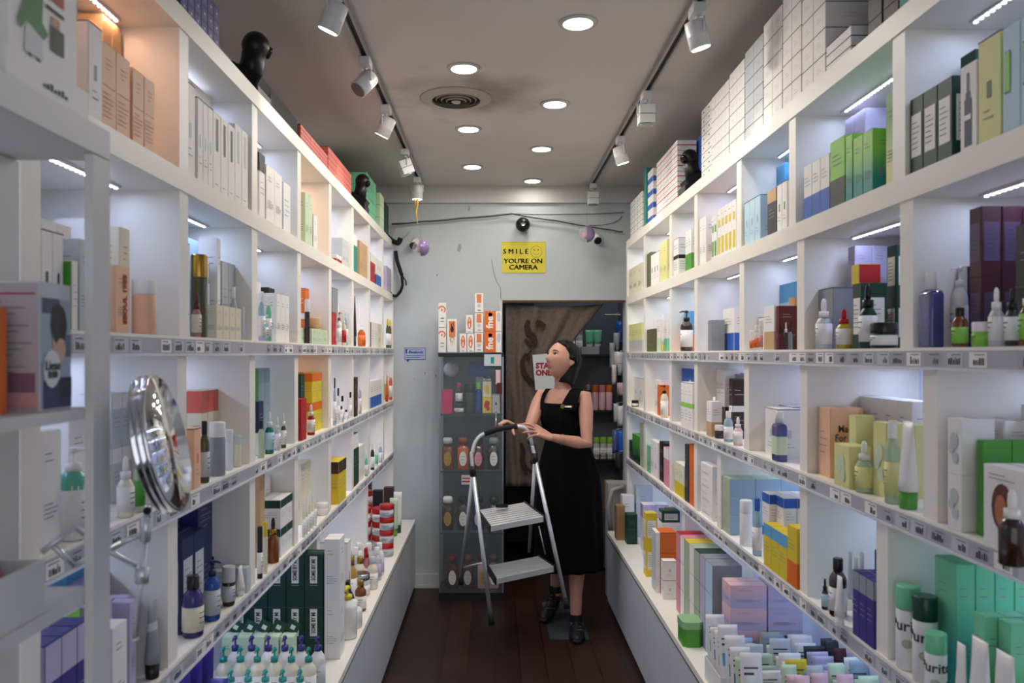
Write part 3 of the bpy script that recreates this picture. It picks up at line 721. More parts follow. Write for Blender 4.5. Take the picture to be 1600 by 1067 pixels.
# ================================================================ right wall stock
shelf('R', 0)   # z 2.25
C(983,1001,300,'wh','mark','gr', n=4, s=7, dep=.10, w=None, ins=.02)
C(1003,1010,262,'tl','lined', n=2, s=5, dep=.14, ins=.02)
C(1012,1020,262,'wh','low','bl', n=2, s=4, dep=.10, ins=.01)
C(1021,1058,218,'wh','band','rd', n=7, s=6, dep=.09, ins=.02)
C(1061,1092,206,'bl','lined', n=2, s=4, dep=.14, ins=.10)
C(1096,1112,155,'wh','mark','bk', n=2, s=8, dep=.10, ins=.02)
C(1112,1139,122,'wh','lined', n=5, s=6, dep=.10, ins=.02)
C(1140,1163,90,'wh','lined', n=2, s=6, dep=.14, ins=.02)
C(1164,1192,50,'lg','lined', n=2, s=6, dep=.14, ins=.02)
C(1193,1222,5,'wh','lined', n=2, s=5, dep=.14, ins=.02)
C(1223,1252,-40,'wh','lined', n=2, s=5, dep=.14, ins=.02)
C(1253,1290,-80,'wh','lined', n=2, s=5, dep=.14, ins=.02)
C(1291,1330,38,'wh','lined', n=1, s=3, dep=.10, ins=.015)
C(1293,1335,-110,'dg','lined', n=2, s=5, dep=.14, ins=.13)
C(1336,1378,-130,'dg','lined', n=2, s=5, dep=.14, ins=.03)
C(1380,1404,-160,'br','lined', n=1, s=5, dep=.14, ins=.03)
C(1405,1430,-180,'tl','lined', n=1, s=4, dep=.14, ins=.03)
shelf('R', 1)
C(981,1001,411,'cr','lines', n=3, dep=.06)
C(1007,1013,396,'ol','lines', n=1, dep=.06)
C(1013,1030,391,'wh','mark','dg', n=4, dep=.05)
C(1031,1042,373,'py','lines', n=2, dep=.05)
C(1049,1056,373,'wh','band','bk', n=1, dep=.05)
C(1057,1070,365,'ol','fade','pg', n=1, dep=.05)
C(1071,1080,357,'wh','low','gr', n=2, dep=.05)
C(1090,1100,339,'wh','lines', n=2, dep=.05)
C(1101,1111,336,'or','top','wh', n=1, dep=.05)
C(1112,1120,334,'wh','dots','gr', n=2, dep=.05)
C(1121,1150,310,'wh','dots','ye', n=5, dep=.05)
C(1163,1188,303,'lb','mark','gb', n=3, dep=.06)
C(1204,1230,251,'sb','lines', n=2, dep=.08, ins=.12)
C(1190,1198,300,'gy','lines', n=1, dep=.06, ins=.03)
C(1199,1213,292,'dg','top','tn', n=1, dep=.06)
C(1214,1230,280,'wh','mark','gr', n=2, dep=.05)
C(1256,1296,238,'wh','low','bl', n=3, dep=.06)
C(1320,1352,168,'li','lines', n=2, dep=.06, ins=.12)
C(1297,1320,210,'lm','low','dg', n=1, dep=.07)
C(1321,1332,208,'lm','fade','tl', n=1, dep=.07)
C(1333,1364,200,'lm','fade','tl', n=2, dep=.07)
C(1365,1384,148,'gr','fade','py', n=1, dep=.06, ins=.02)
C(1384,1402,138,'gr','fade','py', n=1, dep=.06, ins=.02)
C(1410,1474,126,'dk','panel','wh', n=3, dep=.06)
C(1476,1498,110,'nv','bottle','wh', n=1, dep=.06)
C(1500,1526,92,'wh','bottle','nv', n=1, dep=.06)
C(1500,1524,76,'dk','lines', n=1, dep=.05, ins=.1)
C(1528,1564,45,'py','mark','ol', n=1, dep=.07)
C(1566,1625,10,'lb','window','lm', n=2, dep=.07)
shelf('R', 2)
C(982,1002,504,'py','low','lg', n=4, dep=.05)
C(1006,1019,514,'ol','lines', n=1, dep=.06); C(1012,1019,500,'tn','lines', n=1, dep=.05, ins=.1)
C(1020,1033,498,'wh','low','pg', n=2, dep=.05); T_(1034,1038,492,'wh','ye', ins=.0); C(1037,1043,500,'wh','low','mt', dep=.05, ins=.02)
C(1060,1070,488,'sb','low','or', n=1, dep=.05, ins=.06)
P_(1063,1082,483,'br','bk','wh', ins=.0)
C(1106,1112,500,'gy','lines', dep=.05, ins=.0)
C(1113,1130,481,'wh','low','bl', n=1, dep=.07, ins=.02)
C(1131,1151,478,'wh','low','nv', n=1, dep=.09, ins=.05)
for i in range(3): Y_(1172+i*7,1178+i*7,516-i*8,'wh','wh',('or','or','pk')[i], ins=.0)
C(1176,1192,495,'wh','mark','gy', n=2, dep=.05, ins=.05)
C(1194,1210,477,'wh','low','tn', n=1, dep=.06, ins=.01)
C(1200,1240,442,'or','top','wh', n=1, dep=.05, ins=.15)
C(1215,1242,440,'lb','top','sb', n=1, dep=.06, ins=.12)
C(1212,1217,478,'dr','lines', n=1, dep=.06, ins=.0)
for i in range(3): D_(1218+i*7,1224+i*7,505-i*2,('dr','br','gb')[i],('bk','wh','bk')[i],None, ins=.0)
C(1222,1243,462,'kr','lines', n=2, dep=.06, ins=.05)
C(1258,1279,453,'gy','mark','wh', n=1, dep=.06, ins=.04)
D_(1275,1299,466,'lg','wh','wh', ins=.0)
C(1289,1299,384,'li','lines', n=1, s=2, dep=.046, k=4, ins=.045)
D_(1307,1330,482,'ye','rd','wh', ins=.0)
C(1320,1331,476,'ye','side','rd', n=1, dep=.05, ins=.02)
C(1332,1346,442,'dk','panel','wh', n=1, dep=.06, ins=.02)
D_(1343,1369,442,'dk','bk','wh', ins=.0)
C(1372,1387,382,'dk','panel','wh', n=1, s=2, dep=.042, k=3, ins=.078)
J_(1361,1400,504,'dk','bk','wh', ins=-.0)
S_(1443,1481,424,'sl','wh',None, ins=.0)
C(1472,1486,420,'wh','side','nv', n=1, dep=.06, ins=.09)
P_(1487,1511,412,'wh','wh','wh', ins=.05)
B_(1488,1511,480,'am','bk','lm', ins=.0)
C(1514,1534,322,'mr','panel','vm', n=1, s=2, dep=.036, k=3, ins=.05)
C(1586,1620,345,'bk','lined', n=1, s=2, dep=.08, ins=.05)
J_(1520,1544,503,'lm','wh','lm', ins=.0)
D_(1546,1568,448,'lg','wh','wh', ins=.0); D_(1571,1592,449,'dg','bk','wh', ins=.0)
D_(1594,1618,440,'am','wh','lm', ins=.0)
shelf('R', 3)
C(988,1003,591,'wh','mark','lg', n=2, dep=.05, ins=.04); J_(987,997,625,'dg','bk','wh', ins=.0)
C(1013,1027,594,'wh','lines', n=2, dep=.05, ins=.03); C(1027,1032,602,'or','lines', dep=.05, ins=.02)
P_(1032,1044,600,'cr','bk','wh', ins=.0)
C(1053,1079,577,'bl','flower','wh', n=1, dep=.02, ins=.03)
C(1064,1082,599,'wh','band','lm', n=3, dep=.05, ins=.0)
C(1117,1130,577,'wh','low','br', n=2, dep=.06, ins=.08)
C(1132,1156,585,'gy','lines', n=2, dep=.07, ins=.12)
C(1139,1145,592,'br','band','wh', n=1, dep=.05, ins=.06)
C(1104,1112,628,'wh','low','tn', n=1, dep=.04, ins=.0)
T_(1110,1122,620,'wh','wh', ins=.02)
J_(1117,1131,664,'br','wh',None, ins=-.0)
B_(1131,1145,642,'lb','wh','wh', ins=.0)
D_(1146,1160,651,'pp','wh','wh', ins=.0)
C(1176,1213,639,'wh','mark','lg', n=2, dep=.07, ins=.02)
C(1220,1236,620,'bl','mark','wh', n=1, dep=.06, ins=.09)
S_(1209,1237,642,'sl','wh','pg', ins=.0)
MADE = C(1278,1297,638,'pe','side','pe', n=1, dep=.085, ins=.028)
C(1303,1327,698,'py','flower','pg', n=1, dep=.05, ins=.0)
C(1326,1338,650,'py','flower','pg', n=1, dep=.045, ins=.05)
C(1333,1412,627,'wh','lines', n=4, dep=.06, ins=.14)
C(1413,1428,600,'wh','flower','cr', n=1, dep=.05, ins=.10)
D_(1337,1363,688,'pg','wh','py', ins=.0, word='slim pale bottle with green bands and white cap')
C(1363,1384,662,'py','flower','pg', n=1, dep=.05, ins=.03)
B_(1383,1405,656,'pg','wh','py', ins=.0)
T_(1404,1434,658,'wh','gr',None, ins=.0)
C(1410,1430,665,'py','flower','pg', n=1, dep=.05, ins=.09)
C(1480,1502,655,'wh','flower','lg', n=1, s=2, dep=.06, ins=.0)
C(1503,1540,655,'wh','lines', n=2, s=2, dep=.06, ins=.08)
C(1526,1536,689,'gr','lines', n=1, dep=.05, k=2, ins=.02)
C(1560,1640,640,'wh','oval','wh', n=1, s=1, dep=.08, ins=.10)
C(1536,1600,738,'wh','oval','wh', n=1, s=1, dep=.07, ins=-.0)
D_(1562,1600,764,'br','wh',None, ins=-.07)
shelf('R', 4)
C(983,988,690,'dk','lines', n=1); C(988,999,683,'gr','fade','dk', n=1, dep=.05); C(1000,1007,664,'sg','lines', n=1, dep=.05)
C(1011,1017,698,'mt','lines', n=1, dep=.05); C(1017,1028,692,'wh','lines', n=2, dep=.05, s=1); C(1018,1030,690,'sb','lines', n=1, ins=.1, dep=.05)
C(1030,1038,693,'bk','lines', n=1, dep=.05, ins=.02); C(1037,1045,702,'pk','top','wh', n=2, dep=.04)
C(1054,1069,729,'cr','low','ye', n=2, dep=.05)
C(1070,1076,696,'dg','lines', n=1, dep=.06); C(1077,1086,697,'or','side','dg', n=1, dep=.06)
C(1095,1113,730,'wh','lines','lg', n=1, s=4, dep=.08, ins=.01)
C(1128,1139,748,'sg','side','gb', n=1, s=3, dep=.09, k=3, ins=.01)
Y_(1156,1175,781,'wh','wh', ins=-.0)
B_(1176,1190,778,'lb','bl','wh', ins=.0)
C(1191,1214,779,'wh','top','bl', n=2, s=2, dep=.04, k=3, ins=.02)
C(1193,1230,838,'ye','top','sb', n=3, s=1, dep=.04, ins=-.0)
C(1230,1245,827,'ye','low','or', n=1, dep=.05, ins=-.0)
D_(1284,1294,903,'br','bk','lb', ins=.0)
B_(1296,1322,871,'br','bk','wh', ins=.0)
T_(1304,1320,900,'wh','wh', ins=-.02)
for i in range(3): T_(1323+9*i,1334+9*i,(862,870,862)[i],'lg','wh', ins=.06)
C(1336,1370,912,'pu','top','gy', n=3, dep=.06, ins=.0)
C(1366,1380,865,'pu','lines', n=1, dep=.06, ins=.06)
CYL = [Y_(1401,1436,914,'wh','mt', ins=.0), Y_(1427,1463,930,'wh','dk', ins=-.0), Y_(1446,1478,988,'wh','mt', ins=-.03)]
C(1460,1494,882,'mt','fade','tl', n=1, dep=.036, k=5, ins=.05)
C(1430,1460,905,'gr','lines', n=2, dep=.06, ins=.18)
C(1522,1560,976,'mt','fade','gr', n=2, dep=.036, k=4, ins=.01)
PUT = [T_(1492,1512,1005,'wh','wh', ins=-.03), T_(1512,1550,998,'wh','wh', ins=-.03), T_(1550,1590,1020,'wh','tl', ins=-.03)]
shelf('R', 5)
flush()
loose('carton', None, 1.868, .04, .05, .045, 'ye', 'side', 'rd', X=.872, z=1.714, rz=-math.pi/2, shelfn='doorway-side second shelf')
loose('carton', None, 4.72, .05, .08, .10, 'kr', 'lines', X=.745, s=2)
loose('carton', None, 4.62, .06, .08, .085, 'dk', 'lined', X=.795, s=2)
loose('carton', None, 4.80, .10, .08, .30, 'lg', 'lines', X=.90)
loose('carton', None, 4.78, .07, .08, .25, 'wh', 'lines', X=.80)
loose('carton', None, 4.45, .07, .08, .26, 'wh', 'top', 'li', X=.86, n=2)
loose('carton', None, 4.30, .05, .06, .20, 'wh', 'mark', 'lg', X=.83)
loose('carton', None, 4.05, .05, .08, .31, 'kr', 'lines', X=.90)
loose('carton', None, 3.95, .055, .07, .155, 'ye', 'panel', 'wh', X=.775, s=2)
loose('carton', None, 3.84, .085, .08, .055, 'dk', 'panel', 'lg', X=.845, s=1, z=CZ+.29, eps=0)
loose('carton', None, 3.84, .085, .08, .145, 'wh', 'lines', X=.845, s=2)
loose('carton', None, 3.70, .018, .10, .092, 'wh', 'side', 'lg', X=.752, s=3)
loose('carton', None, 3.70, .075, .10, .092, 'or', 'lined', X=.80, s=3)
loose('carton', None, 3.58, .06, .05, .085, 'wh', 'mark', 'lg', X=.785, s=2)
yy = 3.42
for i, (c, c2, wd) in enumerate((('rd','pk',.075),('pk','wh',.07),('ye','sg',.085),('sg','wh',.08),('dk','sg',.08),('pu','li',.08),('gb','lb',.10))):
    loose('carton', None, yy-wd/2, .105, wd-.004, .112, 'gy' if c in ('gb','pu') else c, 'side', c2, X=.835, s=3)
    yy -= wd
loose('carton', None, 2.755, .124, .10, .077, 'pp', 'fade', 'li', X=.865, s=4)
loose('carton', None, 2.755, .118, .10, .077, 'li', 'lines', 'sl', X=.99, s=4)
# ================================================================ display rack in front of the mirror-side shelves
rk = empty('display_rack', (-.59, 1.05, CZ), 0, 'narrow white display rack standing on the counter near the round mirror', 'rack')
def rp(mb, name, par=None):
    o = mb.build(name, par or rk); o.data.transform(Matrix.Translation((.59, -1.05, -CZ))); return o
RKW = mat('rack_white', 'c9c7c2', .45)
rp(MB().box(-.532, -.520, 1.034, 1.078, CZ+.0005, 1.81, RKW), 'upright')
rp(MB().box(-.655, -.643, 1.034, 1.078, CZ+.0005, 1.81, RKW), 'upright')
rp(MB().box(-.655, -.520, .42, 1.078, 1.812, 1.850, RKW), 'shelf')
rp(MB().box(-.655, -.5325, .42, 1.055, 1.465, 1.480, RKW), 'shelf')
rp(MB().box(-.655, -.5325, .42, 1.055, 1.225, 1.242, RKW), 'shelf')
def one(o, label, cat, group=None): return tag(o, label, cat, group)
# tray with a large box on the top board
tr = MB(); tw = paper('wh')
tr.box(-.600, -.527, .86, 1.035, 1.8505, 1.8535, tw); tr.box(-.530, -.527, .86, 1.035, 1.8535, 1.888, tw); tr.box(-.600, -.597, .86, 1.035, 1.8535, 1.888, tw)
tr.box(-.597, -.530, 1.032, 1.035, 1.8535, 1.888, tw); tr.box(-.597, -.530, .86, .863, 1.8535, 1.888, tw)
for i in range(7): tr.box(-.5268, -.5262, .93+i*.008, .935+i*.008, 1.8625, 1.8625+.004+.002*(i%3), INK)
one(tr.build('box_tray'), 'low white card tray holding the big illustrated carton', 'tray')
bx = MB(); bx.box(-.593, -.533, .875, 1.018, 1.8545, 2.14, tw, .001)
xx = -.5322
def pan(y0, y1, z0, z1, m, dx=0): bx.poly([(xx+dx, y0, z0), (xx+dx, y1, z0), (xx+dx, y1, z1), (xx+dx, y0, z1)], m)
def shp(pts, m, dx=.0006): bx.poly([(xx+dx, y, z) for y, z in pts], m)
gm = mat('print_green_coat', '5e8a58', .6); sk = mat('print_skin', 'c79a80', .6); bk = mat('print_black', '22201f', .6)
shp([(.905,1.99),(.925,2.0),(.94,1.985),(.937,1.94),(.95,1.93),(.94,1.92),(.905,1.93),(.893,1.915),(.888,1.925),(.9,1.95)], gm)
shp([(.905,1.93),(.935,1.93),(.94,1.895),(.902,1.895)], mat('print_skirt', 'd8d8d6', .6), .0004)
shp([(.908,1.895),(.915,1.895),(.912,1.872),(.932,1.868),(.932,1.872),(.917,1.878)], bk); shp([(.925,1.895),(.932,1.895),(.942,1.878),(.935,1.874)], bk)
shp([(.915,2.02),(.925,2.025),(.932,2.015),(.928,2.0),(.917,2.0)], sk)
pan(.955, .985, 1.915, 1.945, mat('print_dark_grey', '4a5048', .6), .0004); pan(.957, .975, 1.945, 1.957, sk, .0004)
pan(.94, .985, 1.975, 2.01, mat('print_red_label', 'b5564c', .6), .0004); pan(.945, .985, 1.962, 1.966, bk, .0004)
bx.build('carton'); o = bpy.data.objects['carton'] if False else COL.objects[-1]
one(o, 'big white carton illustrated with a figure in a green coat, in a low tray', 'box')
g = MB().lathe([(.022, 0), (.026, .01), (.026, .15), (.018, .18), (.014, .2), (.014, .24)], mat('glossy_black', '0a0a0b', .12), seg=18)
gb = empty('bottle', (-.575, .835, 1.8505), 0, 'glossy black bottle beside the illustrated carton on the rack top', 'bottle')
g.build('body', gb); MB().lathe([(.016, 0), (.016, .03), (.014, .033)], BLACK, (0, 0, .24)).build('cap', gb)
# middle board: portrait box, orange box, price holder
px = MB(); x0, x1, y0, y1, z0, z1 = -.64, -.541, .948, 1.018, 1.4805, 1.637
px.box(x0, x1, y0, y1, z0, z1, paper('lg'), .001)
f = x1+.0006
def fp(a, b, c, d, m, e=0): px.poly([(f+e, y0+a*.07, z0+c*.156), (f+e, y0+b*.07, z0+c*.156), (f+e, y0+b*.07, z0+d*.156), (f+e, y0+a*.07, z0+d*.156)], m)
def fo(cy, cz, ry, rz, m, e, n=16, a0=0): px.poly([(f+e, y0+(cy+ry*math.cos(a0+2*math.pi*i/n))*.07, z0+(cz+rz*math.sin(a0+2*math.pi*i/n))*.156) for i in range(n)], m)
fp(.02, .98, .02, .88, mat('print_mist_blue', '9fabb8', .5)); fp(.05, .6, .76, .88, mat('print_slate', '454e60', .5), .0004); fp(.55, .98, .42, .6, mat('print_steel', '66707c', .5), .0003)
fo(.55, .52, .2, .14, mat('print_face', 'c9a390', .5), .0008); fo(.56, .68, .26, .16, mat('print_dark_hair', '1f1c20', .5), .0010); fo(.62, .48, .16, .09, mat('print_face', '', .5), .0012)
fp(.08, .98, .02, .24, mat('print_indigo', '34345a', .5), .0006); fp(.6, .98, .1, .26, mat('print_dark_violet', '2c2838', .5), .0009)
fo(.33, .33, .27, .15, mat('print_bubble_white', 'd4d6d6', .5), .0014, 12)
f2 = y0-.0006
def gp(a, b, c, d, m, e=0): px.poly([(x0+a*.099, f2-e, z0+c*.156), (x0+b*.099, f2-e, z0+c*.156), (x0+b*.099, f2-e, z0+d*.156), (x0+a*.099, f2-e, z0+d*.156)], m)
gp(0.01, .99, .01, .99, mat('print_greige', 'a79c9e', .5)); gp(.05, .95, .9, .915, mat('print_magenta', '9c2060', .5), .0004)
for i in range(14): gp(.1, .55+.4*((i*37) % 10)/10, .84-i*.045, .846-i*.045, INK, .0004)
gp(.55, .98, .03, .14, mat('print_rose', 'c08a8a', .5), .0004); gp(.62, .95, .15, .3, mat('print_plum', '7a5464', .5), .0004)
pb = px.build('carton'); one(pb, 'grey hair colour carton with a dark-haired portrait and speech bubble', 'box')
text_mesh('Liese', .016, INK, parent=pb, loc=(f+.0022, y0+.024, z0+.055), rot=(math.pi/2, 0, math.pi/2), bold=.0003)
text_mesh('8:00', .012, INK, parent=pb, loc=(f+.0022, y0+.024, z0+.044), rot=(math.pi/2, 0, math.pi/2), bold=.0003)
ob = MB().box(-.65, -.566, .885, .925, 1.4805, 1.603, paper('or'), .001); obo = ob.build('carton'); one(obo, 'orange carton with white vertical lettering in front of the portrait carton', 'box')
text_mesh('neless', .034, paper('wh'), parent=obo, loc=(-.629, .8842, 1.542), rot=(math.pi/2, -math.pi/2, 0), bold=.0012)
MB().box(-.606, -.578, .8838, .8846, 1.56, 1.567, paper('wh')).build('white_bar', obo)
ph = MB(); ph.box(-.655, -.5315, .8, .86, 1.4805, 1.4825, ACRYL); ph.poly([(-.655,.835,1.4825),(-.5315,.80,1.4825),(-.5315,.79,1.515),(-.655,.83,1.515)], ACRYL)
pho = ph.build('price_holder'); one(pho, 'clear acrylic price holder in front of the orange carton', 'price holder')
pt = MB(); pt.poly([(-.65,.832,1.484),(-.56,.8065,1.484),(-.56,.80,1.512),(-.65,.8265,1.512)], paper('lg'))
for i, (a, b_) in enumerate(((-.64,-.632),(-.628,-.614),(-.61,-.604),(-.60,-.585))): pt.poly([(a,.8265,1.495),(b_,.8235,1.495),(b_,.822,1.502),(a,.825,1.502)], INK)
pt.build('price_card', pho)
# lower board: white bin with a sheer pink pouch
wbm = RKW; bn = MB(); 
bn.box(-.645, -.536, .70, .95, 1.2425, 1.2455, wbm); bn.box(-.539, -.536, .70, .95, 1.2455, 1.305, wbm); bn.box(-.645, -.642, .70, .95, 1.2455, 1.33, wbm); bn.box(-.642, -.539, .947, .95, 1.2455, 1.305, wbm)
one(bn.build('storage_bin'), 'plain white bin on the lowest rack board', 'bin')
one(MB().ball((-.592, .88, 1.2875), .042, .05, .0405, mat('sheer_pink_puff', 'c07080', .3, alpha=.75), 16, 9).build('puff_compact'), 'round sheer pink puff compact in the white bin', 'compact')

# ================================================================ round magnifying mirror on an extending arm
mr = empty('makeup_mirror', (-.53, 1.06, 1.25), 0, 'round chrome magnifying mirror on an extending scissor arm', 'mirror')
def mp_(mb, name, par=None):
    o = mb.build(name, par or mr); o.data.transform(Matrix.Translation((.53, -1.06, -1.25))); return o
c0 = at(262, 691, 1.16)
Rm = Matrix.Translation(c0) @ Matrix.Rotation(math.radians(8), 4, 'Z') @ Matrix.Rotation(math.radians(78), 4, 'Y')
def ring_mesh(prof, m, name, seg=48):
    b_ = MB().lathe(prof, m, seg=seg); o = b_.build(name, mr); o.data.transform(Matrix.Translation((.53, -1.06, -1.25)) @ Rm); return o
R_ = .101
ring_mesh([(R_*.9, -.023), (R_, -.020), (R_*1.01, -.017), (R_*.975, -.014), (R_, -.011), (R_*1.01, -.008), (R_*.975, -.005), (R_, -.003), (R_*1.005, .001), (R_*.97, .003), (R_*.96, .002), (.001, .002)], CHROME, 'frame')
ring_mesh([(.001, .0022), (R_*.96, .0022), (R_*.96, .0024), (.001, .0026)], mat('mirror_glass', 'e8eaec', .015, 1), 'mirror_disc')
st = MB(); a0 = at(236, 800, 1.17); a1 = at(228, 812, 1.165)
arc = [c0+Vector((-.03, 0, -.10)), at(232, 790, 1.18), at(229, 812, 1.17)]
st.tube(arc, .006, CHROME); st.tube([at(229, 808, 1.17), at(227, 845, 1.17)], .008, METAL); st.tube([at(227, 845, 1.17), at(211, 998, 1.17)], .0045, METAL)
st.tube([at(211, 996, 1.17), at(211, 1002, 1.17)], .006, METAL)
mp_(st, 'stem'); cl = MB(); p = at(222, 898, 1.17); cl.tube([p+Vector((0, 0, .012)), p-Vector((0, 0, .012))], .010, METAL); cl.ball(tuple(p), .011, .011, .011, METAL, 8, 6); mp_(cl, 'clamp')
for pts in (((52,868),(105,828),(146,858)), ((146,858),(178,877),(222,898)), ((70,858),(104,890)), ((178,854),(224,834)), ((104,890),(178,854))):
    Yv = [1.02+.0009*p_[0]*.75 for p_ in pts]
    P = [at(x, y, Y) for (x, y), Y in zip(pts, Yv)]
    P = [Vector((max(v.x, -.64), v.y+.02, v.z)) for v in P]
    mp_(MB().tube(P, .0045, METAL, 6), 'scissor_arm')

# ================================================================ lettering on stock
for o in GB:
    pl = MB().box(-.013, .013, -.0368, -.0360, .085, .182, paper('wh')).build('label_panel', o)
    text_mesh('SOME BY MI', .0205, mat('dark_green_ink', '0c3a2c', .6), parent=o, loc=(0, -.0372, .1335), rot=(math.pi/2, -math.pi/2, 0), bold=.0005, sx=.70)
if SEOUL:
    o = SEOUL[0]; text_mesh('SEOUL 1988', .017, mat('rust_ink', '9c3020', .6), parent=o, loc=(.008, -.0312, .06), rot=(math.pi/2, -math.pi/2, 0), bold=.0008)
for i, o in enumerate(MADE):
    d = max(v.co.x for v in o.data.vertices)
    t = text_mesh('Made\nFor Me\nMade', .026, mat('brown_ink', '5c4438', .6), parent=o, loc=(d+.0014, 0, .1), rot=(math.pi/2, 0, math.pi/2), bold=.0003, sp=.9, sx=.8)
CYL = [x[0] for x in CYL if x]; PUT = [x[0] for x in PUT if x]
for o, z in zip(CYL, (.1, .105, .055)):
    b_ = [c for c in o.children if c.name.startswith('body')]
    if b_:
        r = max(v.co.x for v in b_[0].data.vertices); h_ = max(v.co.z for v in b_[0].data.vertices)
        t = text_mesh('Purito', r*1.35, INK, parent=o, loc=(0, 0, h_*.74), rot=(math.pi/2, 0, 0), bold=.0004)
        for v in t.data.vertices:       # wrap the word round the bottle
            a = v.co.x/r; zz = v.co.z; v.co.x = (r+.0006+zz)*math.sin(a); v.co.z = (r+.0006+zz)*math.cos(a)
        t.rotation_euler = (math.pi/2, 0, math.radians(58))
        e_ = MB(); rr = r+.0008; e_.poly([(rr*math.sin(.45*math.cos(q_)), -rr*math.cos(.45*math.cos(q_)), h_*.45+.4*r*math.sin(q_)) for q_ in [2*math.pi*i/14 for i in range(14)]], paper('sg')); e_.build('round_emblem', o).rotation_euler = (0, 0, math.radians(58))
for o in PUT:
    text_mesh('Purito', .017, INK, parent=o, loc=(0, -max(v.co.y for v in o.children[0].data.vertices)-.001, .062), rot=(math.pi/2+.14, 0, 0), bold=.0004)
for o in MINT:     # the dark lid of each mint box, hinged open at the back
    m = MB().box(-.021, .021, 0, .0015, 0, .04, paper('dk')); m.box(-.019, .019, -.0006, 0, .004, .036, paper('dk')); m.box(-.008, .008, -.001, -.0006, .012, .026, paper('pg'))
    l = m.build('lid', o, (0, .02, .1505)); l.rotation_euler = (math.radians(-12), math.radians(28), 0)

# ================================================================ sachets and sheet masks in trays, doorway-side counter
def bin_(X, Y, w, d, h, k='wh'):
    m = MB(); a = paper(k); t = .002; x0, x1, y0, y1, z = X-w/2, X+w/2, Y-d/2, Y+d/2, CZ+.0005
    m.box(x0, x1, y0, y1, z, z+t, a); m.box(x0, x0+t, y0, y1, z+t, z+h, a); m.box(x1-t, x1, y0, y1, z+t, z+h, a); m.box(x0+t, x1-t, y0, y0+t, z+t, z+h, a); m.box(x0+t, x1-t, y1-t, y1, z+t, z+h, a)
    return m.build('sachet_tray')
rng = random.Random(11)
bins = [(.750,2.60,.075,.19,.075,'wh'),(.750,2.385,.075,.19,.07,'lg'),(.835,2.615,.08,.15,.10,'wh'),(.925,2.61,.08,.15,.11,'lg'),(1.015,2.62,.08,.14,.11,'wh'),(.835,2.45,.08,.15,.10,'lg'),(.925,2.455,.08,.13,.10,'wh'),(1.015,2.46,.08,.14,.11,'li'),(1.083,2.50,.05,.2,.11,'wh'),
        (.82,2.27,.05,.15,.09,'wh'),(.875,2.29,.055,.14,.11,'mt'),(.94,2.295,.06,.14,.11,'pk'),(1.005,2.30,.06,.13,.12,'tl'),(1.075,2.305,.07,.13,.12,'nv')]
SN = {'wh':'white','lg':'pale grey','li':'lilac','pk':'pink','mt':'mint green','tl':'teal','nv':'navy'}
sach = []
for i, (X, Y, w_, d_, h_, k) in enumerate(bins):
    o = bin_(X, Y, w_, d_, h_, k); o['label'] = '%s card tray of sachets, %s from front on the doorway-side counter' % (SN[k], ORD[[q[1] for q in sorted(bins, key=lambda q: (q[1], q[0]))].index(Y)]); o['category'] = 'tray'; o['group'] = 'sachet trays'
    cols = ['wh','lg','gb','sg','lb','gy','li','wh'] if i < 9 else ['wh','pg','pp','lg','gb']
    if i == 6: cols = ['wh','ye','wh']
    if i in (4, 7, 8): cols = ['wh','mr','li','dg','wh']
    if i == 0: cols = ['wh', 'wh', 'co', 'wh']
    if i == 1: cols = ['wh', 'pg', 'wh', 'lb']
    n = 4 if d_ > .12 else 3
    tt = rng.uniform(8, 14)
    for j in range(n):
        t = math.radians(tt+rng.uniform(-1, 1)); hh = h_+rng.uniform(.03, .075)+(.08 if i < 2 else 0); yy = Y-d_/2+.012+(d_-.045)*j/max(1, n-1)
        m = MB(); c = rng.choice(cols); ww = w_-.012
        rs = [[(-ww/2, -e, z), (0, -e*1.9, z), (ww/2, -e, z), (ww/2, e*.4, z), (-ww/2, e*.4, z)] for z, e in ((0, .0004), (hh*.15, .002), (hh*.7, .0024), (hh*.93, .0009), (hh, .0003))]
        m.rings(rs, paper(c)); s = m.build('sachet')
        pr = MB(); k2 = rng.choice(['gr','bl','go','co','dg','tl','pu','sb'])
        pr.box(-ww*.36, ww*.30, -.0058, -.0052, hh*.45, hh*.62, paper(k2)); pr.box(-ww*.36, ww*.1, -.0058, -.0052, hh*.72, hh*.75, INK); pr.box(-ww*.36, ww*.3, -.0058, -.0052, hh*.8, hh*.82, INK)
        pr.build('print', s)
        s.location = (X, yy, CZ+.003); s.rotation_euler = (-t, 0, rng.uniform(-.05, .05)); sach.append((s, PAL[c][0], PAL[k2][0], Y, X, j, i))
for s, c, c2, Y, X, j, i in sach:
    s['label'] = '%s sachet printed %s, %s in the %s sachet tray, doorway-side counter' % (c, c2, ORD[j], ORD[i]); s['category'] = 'sachet'; s['group'] = 'sheet mask sachets'
bg = empty('storage_tin', (.742, 3.02, CZ+.0005), 0, 'green rounded box with lid beside the sachet trays', 'box')
MB().box(-.036, .036, -.05, .05, 0, .065, plastic('gr'), .012).build('body', bg); MB().box(-.038, .038, -.052, .052, .0655, .092, mat('pale_green_lid', '8fbf86', .3), .013).build('lid', bg)

# sea-green collar of the big white bottle in the first cubby
for it in ITEMS:
    if it[1].startswith('white bottle with green collar'):
        bo = [c for c in it[0].children if c.name.startswith('body')][0]; r = max(v.co.x for v in bo.data.vertices); zt = max(v.co.z for v in bo.data.vertices)
        MB().lathe([(r*1.005, zt*.74), (r*1.005, zt*.86), (r*.75, zt*.95), (r*.5, zt*1.0)], mat('sea_green_plastic', '5fae98', .25), seg=20, caps=False).build('shoulder_band', it[0])
